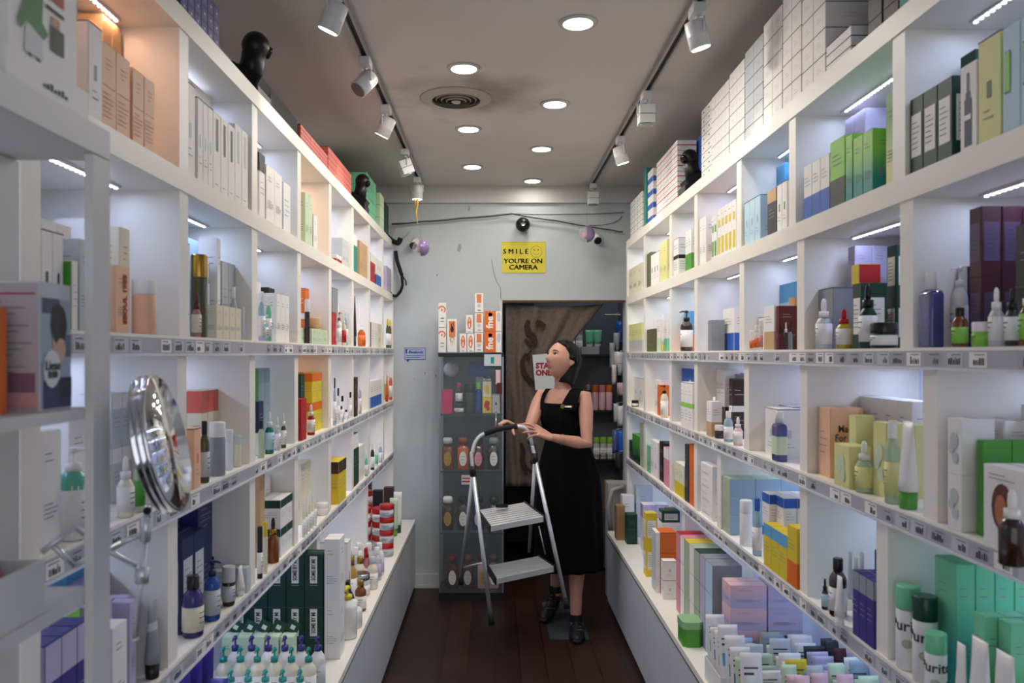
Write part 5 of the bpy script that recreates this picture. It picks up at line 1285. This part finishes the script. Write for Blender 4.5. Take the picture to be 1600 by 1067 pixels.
rb('tube', 921, .058, .125, 'mt', 'wh', RZ[0]+.055, 'mint tube standing in the white box behind the doorway', None, n=2, Y=5.905)
tag(MB().box(.645, .775, 5.86, 5.95, RZ[0]+.0005, RZ[0]+.055, paper('lg')).build('display_box'), 'white open box under mint tubes behind the doorway', 'box')
rb('bottle', 919, .05, .19, 'dr', 'gy', RZ[1], 'dark red bottle with grey cap behind the doorway', None)
for i in range(3): rb('cylinder_bottle', 930+i*11, .05, .185, 'pp', 'or' if i != 1 else 'pk', RZ[1], ('pale pink bottle with orange cap beside dark red bottle', 'pale pink bottle with pink cap behind the doorway', 'pale pink bottle with orange cap beside the hanging packs')[i], None)
rb('cylinder_bottle', 932, .048, .16, 'lg', 'lm', RZ[2], 'pale bottle with lime cap behind the doorway', n=3); rb('cylinder_bottle', 963, .04, .14, 'lg', 'wh', RZ[2], 'pale capless bottle beside lime-capped bottles')
rb('carton', 952, .08, .20, 'kr', 'br', .43, 'brown paper bag standing low behind the doorway', None, 'lines', Y=5.80); rb('carton', 967, .05, .21, 'br', 'br', .43, 'dark brown pouch standing low behind the doorway', None, 'lines', Y=5.80)
k = 0
for (px_, py_, w_, h, c, nm) in ((962,492,.16,.012,'lg','pale flat pack'),(970,520,.07,.17,'bl','blue'),(964,535,.05,.14,'lg','grey'),(957,555,.045,.18,'lg','long grey'),(968,568,.08,.17,'wh','white carded'),(960,585,.04,.14,'wh','white'),(972,608,.07,.09,'pp','pinkish'),(963,645,.04,.13,'lg','grey lower'),(971,650,.06,.14,'wh','white lower'),(962,690,.045,.16,'sl','slate blue'),(971,692,.06,.17,'bl','blue lower'),(967,720,.05,.12,'dg','dark')):
    Y = 5.90-.048*k; p = at(px_, py_, Y); o = empty('hanging_pack', p, 0, '%s hanging pack on the side hooks behind the doorway' % nm, 'pack', 'hanging packs'); k += 1
    r_ = .012; MB().rings([[(-w_/2, 0, -h/2), (0, -.001, -h/2), (w_/2, 0, -h/2), (0, .001, -h/2)], [(-w_/2, 0, -h*.3), (0, -r_, -h*.3), (w_/2, 0, -h*.3), (0, r_, -h*.3)], [(-w_/2, 0, h*.3), (0, -r_, h*.3), (w_/2, 0, h*.3), (0, r_, h*.3)], [(-w_/2, 0, h/2), (0, -.001, h/2), (w_/2, 0, h/2), (0, .001, h/2)]], plastic(c)).build('pack_body', o)
    MB().tube([(0, 0, h/2), (.01, 0, h/2+.006), (.935-p.x, 0, h/2+.012)], .002, METAL, 5).build('hook', o)
area('back_room_light', (.7, 5.6, 2.5), (0, 0, 0), .4, .2, 2.2, (.95, .95, 1))
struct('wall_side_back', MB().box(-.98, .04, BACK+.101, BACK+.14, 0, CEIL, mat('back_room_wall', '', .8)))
# grey bag low beside the doorway-side counter, worn patch of floor, wire basket
tag(MB().box(.30, .52, 4.32, 4.98, .0004, .0018, mat('worn_grey_floor', '4a5052', .35, noise=.2, col2='2e3234', scale=9)).build('floor_sheet'), 'worn grey sheet lying on the dark floor under the shoes', 'floor sheet')
pr_ = empty('white_machine', (.79, 5.10, 0), 0, 'pale rounded machine standing beyond the doorway-side counter end', 'machine')
MB().box(-.07, .14, -.10, .08, 0.001, .73, mat('machine_ivory', 'aaa89f', .4), .03).build('body', pr_); MB().tube([(-.06, -.115, .45), (-.075, -.12, .60), (-.05, -.12, .70), (.02, -.12, .72)], .014, mat('machine_ivory', '', .4), 10).build('handle', pr_)
# ================================================================ two-step ladder she is carrying
ld = empty('step_ladder', at(767, 977, 4.08), 0, 'silver two-step folding ladder with black grip, held by the woman', 'ladder')
li_ = Matrix.Translation(-Vector(ld.location))
def lp(mb, name, par=None):
    o = mb.build(name, par or ld)
    o.data.transform(li_); return o
JL, JR = at(739, 736, 4.18), at(836, 716, 4.24)
FL, FR = at(767, 965, 4.08), at(884, 940, 4.12)
def curve(P, n=6):
    Q = []
    P = [P[0]]+P+[P[-1]]
    for i in range(1, len(P)-2):
        for k in range(n):
            t = k/n; a, b_, c, d = P[i-1], P[i], P[i+1], P[i+2]
            Q.append(.5*((2*b_)+(c-a)*t+(2*a-5*b_+4*c-d)*t*t+(3*b_-a-3*c+d)*t**3))
    Q.append(P[-2]); return Q
rail = curve([FL, JL, at(739, 705, 4.19), at(745, 687, 4.20), at(760, 676, 4.21), at(790, 668, 4.22), at(815, 667, 4.235), at(826, 675, 4.24), at(831, 692, 4.24), JR, FR])
lp(MB().tube(rail, .0105, METAL, 10), 'front_rail')
lp(MB().tube([FL, JL], .0115, METAL, 10), 'front_leg'); lp(MB().tube([FR, JR], .0115, METAL, 10), 'front_leg')
lp(MB().tube([at(757, 678, 4.21), at(775, 671, 4.215), at(792, 667.5, 4.22), at(808, 666, 4.23)], .0145, RUBBER, 12), 'hand_grip')
for J in (JL, JR): lp(MB().tube([J+Vector((-.001, 0, .028)), J+Vector((.001, 0, -.028))], .0165, BLACK, 10), 'hinge_joint')
for f_, t_ in ((FL, JL), (FR, JR)):
    q = (f_-t_).normalized(); lp(MB().tube([f_-q*.02, f_+q*.036], [.0145, .016], RUBBER, 10), 'rubber_foot')
RLp, RRp = at(720, 905, 4.50), at(827, 862, 4.50)
lp(MB().tube([JL+Vector((0, .012, 0)), RLp], .0095, METAL, 8), 'rear_leg'); lp(MB().tube([JR+Vector((0, .012, 0)), RRp], .0095, METAL, 8), 'rear_leg')
lp(MB().tube([RLp+Vector((0, 0, .01)), RLp-Vector((0, 0, .03))], .014, RUBBER, 8), 'rubber_foot')
def step(a, b_, c, d, drop, name):     # a,b front edge left/right; d,c back edge
    s = MB(); n = 9; th = .028
    for i in range(n):
        t0, t1 = i/n, (i+.68)/n
        P = [a.lerp(d, t0), b_.lerp(c, t0), b_.lerp(c, t1), a.lerp(d, t1)]
        v0 = len(s.v); s.v += [tuple(p) for p in P]+[tuple(p-Vector((0, 0, .008))) for p in P]
        for q in ((0,1,2,3),(7,6,5,4),(0,4,5,1),(1,5,6,2),(2,6,7,3),(3,7,4,0)): s.face([v0+k for k in q], METAL)
    P = [a.lerp(d, 0), b_.lerp(c, 0), b_.lerp(c, 1), a.lerp(d, 1)]
    v0 = len(s.v); s.v += [tuple(p-Vector((0, 0, .006))) for p in P]+[tuple(p-Vector((0, 0, th))) for p in P]
    for q in ((0,1,2,3),(7,6,5,4),(0,4,5,1),(1,5,6,2),(2,6,7,3),(3,7,4,0)): s.face([v0+k for k in q], METAL)
    o = lp(s, name); out = (a-b_).normalized()*.008
    for p, q, sg2 in ((a, d, 1), (b_, c, -1)):
        m2 = MB(); o2 = out*sg2; Z = Vector((0, 0, .004)); D = Vector((0, 0, th+.004))
        V = [p, q, q+o2, p+o2]; v0 = 0; m2.v += [tuple(x+Z) for x in V]+[tuple(x-D) for x in V]
        for f_ in ((0,1,2,3),(7,6,5,4),(0,4,5,1),(1,5,6,2),(2,6,7,3),(3,7,4,0)): m2.face(list(f_), BLACK)
        lp(m2, 'end_cap', o)
    return o
step(at(767, 822, 4.10), at(849, 807, 4.14), at(818, 784, 4.30), at(748, 796, 4.27), 0, 'upper_step')
st2 = step(at(776, 904, 4.06), at(865, 885, 4.10), at(840, 868, 4.24), at(763, 883, 4.21), 0, 'lower_step')
lp(MB().box(at(775,796,4.2).x, at(794,796,4.2).x, 4.235, 4.25, at(775,794,4.2).z-.004, at(775,790,4.2).z, BLACK), 'slot_handle')
lp(MB().tube([at(752, 880, 4.2), at(735, 884, 4.36), at(722, 888, 4.48)], .006, METAL, 6), 'brace'); lp(MB().tube([at(842, 822, 4.24), at(852, 866, 4.26)], .004, METAL, 6), 'brace')
# ================================================================ the woman
SKN = mat('skin', 'b98a76', .5, noise=.3, col2='ad7d6a', scale=12)
DRS = mat('black_dress_fabric', '060607', .9, noise=.2, col2='0a0a0c', scale=30)
DRS.node_tree.nodes['Principled BSDF'].inputs['Specular IOR Level'].default_value = .12
HAIR = mat('black_hair', '080707', .5)
HAIR.node_tree.nodes['Principled BSDF'].inputs['Specular IOR Level'].default_value = .22
pe = empty('person', (.42, 4.5, 0), 0, 'woman in black sleeveless dress and sneakers holding a ladder, looking up', 'person'); pinv = Matrix.Translation((-.42, -4.5, 0))
def pp_(mb, name, par=None):
    o = mb.build(name, par or pe); o.data.transform(pinv); return o
YAW = math.radians(-30); ca, sa = math.cos(YAW), math.sin(YAW)
def ell(cx, cy, z, rx, ry, n=28, tilt=0, fold=0, nf=9, ph=0, front=0):
    r = []
    for i in range(n):
        t = 2*math.pi*i/n; f_ = 1+fold*math.sin(nf*t+ph)
        x, y = rx*f_*math.cos(t), ry*f_*math.sin(t)
        if y < 0: y -= front*math.exp(-((abs(x)-rx*.45)/(.3*rx))**2)
        r.append((cx+x*ca-y*sa, cy+x*sa+y*ca, z+tilt*math.cos(t)))
    return r
TOR = [(.80,.43,4.52,.15,.11,0),(.90,.425,4.51,.158,.115,0),(.98,.417,4.505,.138,.10,0),(1.05,.408,4.50,.112,.085,0),(1.11,.398,4.50,.112,.085,.006),(1.17,.390,4.50,.122,.088,.026),(1.22,.388,4.50,.126,.084,.026),(1.27,.388,4.50,.130,.076,.010),(1.305,.389,4.50,.132,.066,0),(1.335,.389,4.50,.105,.055,0),(1.352,.388,4.50,.062,.048,0)]
B = MB()
B.rings([ell(x, y, z, rx, ry, front=f_) for z, x, y, rx, ry, f_ in TOR], SKN)
# head is set on the neck, turned and tilted up
HC = at(877, 563, 4.47)
HR = Matrix.Translation(HC) @ Matrix.Rotation(math.radians(-52), 4, 'Z') @ Matrix.Rotation(math.radians(-17), 4, 'X')
B.tube([(.388, 4.505, 1.335), (.386, 4.495, 1.38), HR @ Vector((0, .022, -.045)), HR @ Vector((0, .02, 0))], [.052, .045, .046, .05], SKN, 14)
def gauss(a, s): return math.exp(-(a/s)**2)
def head_pt(lon, lat, grow=0):
    x = math.cos(lat)*math.sin(lon); y = -math.cos(lat)*math.cos(lon); z = math.sin(lat)
    X, Y, Z = .0715*x, .092*y, .108*z
    t = max(0, -Z/.108)
    X *= 1-.40*t**1.4
    if y > 0: Y *= 1-.45*t
    else:
        Y *= 1-.05*t
        Y += -.026*gauss(X, .0105)*gauss(Z+.022, .016)-.011*gauss(X, .008)*gauss(Z-.0, .020)    # nose tip and bridge
        Y += .007*(gauss(X-.029, .014)+gauss(X+.029, .014))*gauss(Z-.014, .010)      # eye sockets
        Y -= .004*(gauss(X-.028, .018)+gauss(X+.028, .018))*gauss(Z-.032, .008)
        Y -= .0035*gauss(X, .017)*gauss(Z+.056, .008)-.003*gauss(X, .02)*gauss(Z+.046, .003)     # lips
        Y += .003*gauss(X, .02)*gauss(Z+.070, .005); Y -= .006*gauss(X, .018)*gauss(Z+.088, .011)    # chin
        Y -= .003*(gauss(X-.042, .014)+gauss(X+.042, .014))*gauss(Z+.012, .018)      # cheeks
    return Vector((X, Y, Z))*(1+grow)
NL, NA = 64, 44
rs = [[tuple(HR @ head_pt(2*math.pi*i/NL, -math.pi/2+math.pi*(j+.5)/(NA+1))) for i in range(NL)] for j in range(NA+1)]
B.rings(rs, SKN)
for s in (-1, 1):   # ears
    pts = [(s*.071, .012, .022), (s*.077, .022, .010), (s*.077, .020, -.008), (s*.071, .010, -.024)]
    B.tube([HR @ Vector(p) for p in pts], [.007, .0095, .009, .006], SKN, 8); B.ball(tuple(HR @ Vector((s*.070, .012, 0))), .012, .012, .022, SKN, 8, 6)
# arms
LS, LE, LWr = Vector((.508, 4.43, 1.308)), at(917, 694, 4.33), at(860, 683, 4.26)
RS_, RE, RW = Vector((.272, 4.57, 1.310)), at(826, 672, 4.42), at(806, 668, 4.285)
B.tube([LS+Vector((-.07, .04, .01)), LS, LS.lerp(LE, .25), LS.lerp(LE, .6), LE, LE.lerp(LWr, .25), LE.lerp(LWr, .6), LWr], [.034, .042, .042, .037, .032, .034, .028, .020], SKN, 14)
B.tube([RS_+Vector((.07, -.04, .01)), RS_, RS_.lerp(RE, .25), RS_.lerp(RE, .6), RE, RE.lerp(RW, .3), RE.lerp(RW, .7), RW], [.033, .042, .043, .038, .033, .034, .027, .020], SKN, 14)
def finger(b_, d, a, L_, curl, r):
    P = [b_]; d = d.normalized(); rr = [r*1.05]
    for k, (l, c) in enumerate(zip(L_, curl)):
        d = Matrix.Rotation(c, 3, a) @ d; P.append(P[-1]+d*l*.5); P.append(P[-1]+d*l*.5); rr += [r*(1-.06*k), r*(.94-.08*k)]
    rr[-1] *= .8; B.tube(P, rr, SKN, 8); B.ball(tuple(P[-1]), rr[-1], rr[-1], rr[-1], SKN, 8, 5)
def hand(w_, d, n_, curls, thumb, side, spread=.06):
    # w_: wrist, d: direction of the fingers, n_: out of the back of the hand, side: +1 when the thumb is on d x n_
    d = d.normalized(); s_ = d.cross(n_).normalized(); n_ = s_.cross(d).normalized(); L0 = .078
    P = [w_, w_+d*.03, w_+d*.055, w_+d*L0]
    for q in (-.024, -.008, .008, .024): B.tube([w_+s_*q*.55, w_+d*.04+s_*q*.95, w_+d*L0+s_*q], [.0135, .0125, .0095], SKN, 8)
    for k, q in enumerate((.025, .0085, -.0085, -.024)):
        ln = ((.038,.024,.020),(.042,.027,.021),(.039,.026,.020),(.031,.020,.018))[k]
        dd = (d+s_*side*q*spread/.025)
        finger(w_+d*(L0-.002-(.006 if k == 3 else 0))+s_*side*q, dd, s_, ln, curls[k], .0076 if k < 3 else .0068)
    t = (d*.55+s_*side*.75-n_*thumb[0]).normalized(); b_ = w_+d*.018+s_*side*.018
    B.tube([b_, b_+t*.035], [.014, .011], SKN, 8); finger(b_+t*.032, t, n_*side, (.032, .026), thumb[1:], .0088)
# her left hand: open, palm down over the bar end, fingers pointing to the other hand
hand(LWr, at(826, 668, 4.22)-LWr, Vector((.1, -.55, .8)), [(-.05,-.22,-.2),(-.12,-.25,-.25),(-.22,-.3,-.3),(-.35,-.4,-.35)], (.25, .1, .15), 1, .22)
# her right hand: closed round the black grip from above
hand(RW, at(786, 656, 4.25)-RW, Vector((.15, .1, 1)), [(-.9,-1.35,-.9),(-.95,-1.35,-.95),(-1.0,-1.35,-1.0),(-1.0,-1.3,-1.0)], (.7, -.4, -.5), -1, .03)
# legs
LK, LA = Vector((.462, 4.47, .50)), Vector((.455, 4.43, .095)); RK, RA = Vector((.375, 4.62, .50)), Vector((.365, 4.735, .165))
B.tube([(.47, 4.50, .86), (.468, 4.49, .68), LK, LK.lerp(LA, .3)+Vector((.004, .012, 0)), LK.lerp(LA, .7), LA, LA-Vector((0, 0, .05))], [.085, .070, .052, .053, .036, .031, .030], SKN, 14)
B.tube([(.39, 4.53, .86), (.382, 4.57, .68), RK, RK.lerp(RA, .3)+Vector((0, .012, 0)), RK.lerp(RA, .7), RA, RA-Vector((-.005, 0, .05))], [.085, .070, .052, .053, .036, .031, .030], SKN, 14)
body = pp_(B, 'body')
rm = body.modifiers.new('skin', 'REMESH'); rm.mode = 'VOXEL'; rm.voxel_size = .0030; rm.use_smooth_shade = True
smo = body.modifiers.new('soft', 'SMOOTH'); smo.factor = .5; smo.iterations = 3
# face
fm = MB(); EYEW = mat('eye_white', 'c9c2bc', .3); IRIS = mat('dark_iris', '140d0a', .2); LIP = mat('lips', '8c4440', .45); BROW = mat('dark_brow', '1a1210', .8)
def on(x, z, out=.0):   # a point on the face at local x, z
    best = None
    for i in range(-32, 33):
        lon = i*math.pi/64
        for j in range(60):
            lat = -math.pi/2+math.pi*j/60; p = head_pt(lon, lat)
            d_ = (p.x-x)**2+(p.z-z)**2
            if best is None or d_ < best[0]: best = (d_, p)
    return Vector((x, best[1].y-out, z))
def surf(lst, r, mm, out=.0015, seg=6, name=None, par=None):
    m = MB(); m.tube([HR @ on(x, z, out) for x, z in lst], r, mm, seg); return pp_(m, name, body)
for s in (-1, 1):
    e = MB(); c = HR @ on(s*.030, .012, -.0055); e.ball(tuple(c), .0105, .0105, .0048, EYEW, 12, 8); eo = pp_(e, 'eye', body)
    e = MB(); c = HR @ on(s*.030-.002, .0125, .0025); e.ball(tuple(c), .0052, .0052, .0052, IRIS, 10, 6); pp_(e, 'iris', eo) if False else pp_(e, 'iris', body)
    surf([(s*.018, .0145), (s*.024, .0195), (s*.032, .0205), (s*.041, .0155)], [.001, .0018, .002, .001], BROW, .0035, name='eyelid')
    surf([(s*.014, .030), (s*.024, .0345), (s*.034, .0345), (s*.045, .028)], [.0015, .0024, .0022, .001], BROW, .001, name='eyebrow')
surf([(-.019, -.0545), (-.008, -.0505), (0, -.052), (.008, -.0505), (.019, -.0545)], [.0010, .0022, .0019, .0022, .0010], LIP, .0002, name='lip'); surf([(-.017, -.056), (-.007, -.0605), (0, -.0615), (.007, -.0605), (.017, -.056)], [.0010, .0025, .0027, .0025, .0010], LIP, .0002, name='lip')
for s in (-1, 1): surf([(s*.006, -.036), (s*.009, -.035)], .0018, mat('nostril', '4a2018', .7), -.001, name='nostril')
# hair: a bob, parted, tucked behind the ear
hm = MB(); rs = []; HL, HA = 120, 84
def sst(x): x = min(1, max(0, x)); return x*x*(3-2*x)
for j in range(HA+1):
    lat = -math.pi/2+math.pi*(j+.5)/(HA+1); row = []
    for i in range(HL):
        lon = 2*math.pi*i/HL; L2 = (lon+math.pi) % (2*math.pi)-math.pi
        x = math.cos(lat)*math.sin(lon); y = -math.cos(lat)*math.cos(lon); z = math.sin(lat); zz = z*.108
        lim = math.radians(52+30*sst((.085-zz)/.06)+22*sst((.015-zz)/.03)); top = .078+.012*math.cos(L2*1.5+.8)
        f_ = 1-sst((abs(L2)-lim)/.10+.5); f_ = min(f_, 1-sst((zz-top)/.012+.5)) if zz > .03 else f_
        w2 = 1+.012*math.sin(lon*23)+.006*math.sin(lon*41+z*9)
        X, Y, Z = .094*x*w2, .115*y*w2+.012, .122*z
        if z < 0:
            k = min(1, -z*1.5); q = math.hypot(x, y); q2 = (1-k)+k*min(2.2, (.98-.30*(-z)**3)/max(q, .2))
            X *= q2*.98; Y = (Y-.012)*q2*.94+.012; Z = max(-.118+.008*math.sin(lon*3)+.052*sst((-L2-.3)/1.2)*(1-sst((-L2-2.4)/.5))-.01*sst((abs(L2)-2)/.8), .12*z*1.35)
        p = Vector((X, Y, Z)).lerp(head_pt(lon, lat)*.88, f_)
        row.append(tuple(HR @ p))
    rs.append(row)
hm.rings(rs, HAIR); hair = pp_(hm, 'hair')
hs = hair.modifiers.new('s', 'SMOOTH'); hs.iterations = 2; hs.factor = .4
# dress
D = MB()
for z0, z1, nst in ((0, 0, 0),): pass
dr = []
for z, x, y, rx, ry, f_ in TOR[3:8]: dr.append(ell(x, y, z+(.0 if z < 1.26 else .012), rx+.008, ry+.008, 48, front=f_+.001))
dr[-1] = [(p[0], p[1], p[2]+.006*math.cos(2*math.pi*i/48*2)) for i, p in enumerate(dr[-1])]
D.rings(dr, DRS, caps=False)
sk_ = [(1.07,.406,4.50,.122,.094,.0),(1.03,.410,4.50,.134,.102,.01),(.97,.415,4.505,.158,.120,.015),(.88,.422,4.51,.182,.142,.015),(.78,.425,4.515,.188,.150,.025),(.66,.427,4.52,.190,.150,.04),(.54,.426,4.525,.197,.156,.05),(.42,.425,4.525,.200,.158,.055),(.33,.426,4.525,.196,.156,.06)]
D.rings([ell(x, y, z+(0 if z > .36 else 0), rx, ry, 84, fold=f_, nf=13, ph=z*2.2, tilt=(.012 if z < .4 else 0)) for z, x, y, rx, ry, f_ in sk_], DRS, caps=False)
Dd = pp_(D, 'dress'); so2 = Dd.modifiers.new('t', 'SOLIDIFY'); so2.thickness = .003; so2.offset = 1
ss = Dd.modifiers.new('s', 'SUBSURF'); ss.levels = 1; ss.render_levels = 1
def strap(P, hw_, name='strap'):
    m = MB(); rs = []
    for i, p in enumerate(P):
        w3 = Vector((ca, sa, 0))*(hw_[i] if hasattr(hw_, '__len__') else hw_); o3 = Vector((sa, -ca, 0))*.0025+Vector((0, 0, .003))
        rs.append([p-w3-o3*.5, p+w3-o3*.5, p+w3+o3, p-w3+o3])
    m.rings(rs, DRS, smooth=False); pp_(m, name, Dd)
def tp(a, b_, z): return Vector((.388+a*ca-b_*sa, 4.50+a*sa+b_*ca, z))
strap([tp(.070, -.094, 1.235), tp(.082, -.083, 1.275), tp(.090, -.068, 1.312), tp(.092, -.035, 1.345), tp(.090, .0, 1.352), tp(.085, .045, 1.335), tp(.08, .08, 1.27), tp(.07, .088, 1.22)], [.052, .046, .038, .032, .030, .032, .036, .045])
strap([tp(-.082, -.096, 1.24), tp(-.088, -.080, 1.29), tp(-.085, -.060, 1.325), tp(-.083, -.025, 1.350), tp(-.083, .02, 1.348), tp(-.08, .06, 1.31), tp(-.075, .088, 1.24)], .011)
bd = MB(); c = tp(.055, -.118, 1.262); bd.tube([c+Vector((0, -.0, 0)), c+Vector((sa*.004, -ca*.004, 0))], .012, mat('brass', 'a08c50', .3, 1), 14)
pp_(bd, 'brooch'); bd = MB(); u = Vector((ca, sa, 0)); c2_ = c+u*.034; P = [c2_-u*.024, c2_+u*.024]
bd.tube(P, .007, mat('brass', '', .3, 1), 6); pp_(bd, 'name_tag'); bd = MB(); bd.tube([c2_-u*.018+Vector((0, -.004, -.001)), c2_+u*.02+Vector((0, -.004, -.001))], .0045, paper('wh'), 6); pp_(bd, 'name_plate')
nk = MB(); nk.tube([tp(-.045, -.045, 1.35), tp(-.03, -.068, 1.315), tp(0, -.082, 1.29), tp(.03, -.068, 1.315), tp(.045, -.045, 1.35)], .0009, mat('fine_chain', 'b8b0a0', .3, 1), 5); pp_(nk, 'necklace')
wr = LE.lerp(LWr, .68); ax = (LWr-LE).normalized(); m = MB(); a_ = ax.orthogonal().normalized(); b2 = ax.cross(a_)
m.tube([wr+(a_*math.cos(t)+b2*math.sin(t))*.030 for t in [2*math.pi*k/20 for k in range(21)]], .0012, mat('brass', '', .3, 1), 5, caps=False); pp_(m, 'bracelet')
# sneakers
SHB = mat('black_sneaker', '101012', .55); SHS = mat('sneaker_sole', '1c1c1e', .6); SHL = mat('sneaker_grey_line', '6a6a6a', .5)
def shoe(heel, toe, up, ank):
    d = (toe-heel); Ln = d.length; d.normalize(); s_ = d.cross(up).normalized(); n_ = s_.cross(d)
    def P(t, x, z): return heel+d*Ln*t+s_*x+n_*z
    m = MB(); rs = []
    for t, w_, h in ((-.02,.020,.055),(.04,.030,.085),(.16,.034,.090),(.32,.034,.084),(.48,.036,.070),(.62,.040,.058),(.78,.043,.048),(.90,.038,.042),(.98,.024,.034),(1.01,.010,.026)):
        rs.append([P(t, w_*math.cos(a)*(1 if math.sin(a) < .2 else .86), .018+(h-.018)*max(0, math.sin(a)) if math.sin(a) > 0 else .018) for a in [2*math.pi*k/16 for k in range(16)]])
    m.rings(rs, SHB); so3 = pp_(m, 'sneaker')
    m = MB(); rs = []
    for z, g in ((0, .98), (.004, 1.04), (.018, 1.03), (.022, .99)):
        rs.append([P(.5+.535*math.cos(a)*g, (.040+.006*math.cos(a))*math.sin(a)*g, z) for a in [2*math.pi*k/28 for k in range(28)]])
    m.rings(rs, SHS); pp_(m, 'sole', so3)
    m = MB()
    for t in (.36, .44, .52): m.tube([P(t, -.022, .075-(t-.36)*.12), P(t+.02, 0, .084-(t-.36)*.14), P(t, .022, .075-(t-.36)*.12)], .0028, SHL if t > .5 else SHB, 5)
    m.tube([P(.55, -.040, .03), P(.64, -.036, .045), P(.72, -.02, .055), P(.75, 0, .056)], .0025, SHL, 5); pp_(m, 'laces', so3)
    m = MB(); m.tube([ank+Vector((0, 0, .012)), ank-Vector((0, 0, .03))], [.036, .038], SHB, 14, caps=False); pp_(m, 'collar', so3)
shoe(Vector((.462, 4.475, .001)), Vector((.445, 4.255, .001)), Vector((0, 0, 1)), LA)
shoe(Vector((.375, 4.78, .068)), Vector((.285, 4.585, .006)), Vector((-.1, -.35, 1)).normalized(), RA)
# ================================================================ labels: each one singles out one thing
PL = {}
for it in ITEMS: PL.setdefault((it[1], it[2]), []).append(it)
for (desc, loc), L_ in PL.items():
    L_.sort(key=lambda t: (round(t[3], 3), t[6]))
    cols = []
    for t in L_:
        k = (round(t[3], 3), round(t[6], 3))
        if k not in cols: cols.append(k)
    for t in L_:
        o = t[0]; i = cols.index((round(t[3], 3), round(t[6], 3)))
        s = desc
        if len(cols) > 1: s += ', '+ORD[i]+' from front'
        mult = [u for u in L_ if (round(u[3], 3), round(u[6], 3)) == cols[i]]
        if len(mult) > 1:
            q = sorted(mult, key=lambda u: u[0].location.z).index(t)
            s += ', '+('lowest' if q == 0 else 'topmost' if q == len(mult)-1 else ORD[q]+' up')
        s += ', on '+loc
        o['label'] = s; o['category'] = CAT[t[7]]
        if len(L_) > 1: o['group'] = desc.split(',')[0]+'s on the '+loc
for it in ITEMS:
    o = it[0]
    if it[7] == 'carton':
        h = o.data.vertices; zs = [v.co.z for v in h]; xs = [v.co.x for v in h]; ys = [v.co.y for v in h]
        ratio = max(zs)/max(max(xs)-min(xs), max(ys)-min(ys))
        o.name = 'stock_box' if 'ledge' in it[2] else 'slim_carton' if ratio > 2.2 else 'carton'
if True:
    seen = {}
    for it in ITEMS:
        l = it[0]['label']; n = len(l.split())
        if l in seen: print('DUP', l)
        seen[l] = 1
        if n > 16: print('LONG', n, l)
    print('ITEMS', len(ITEMS))
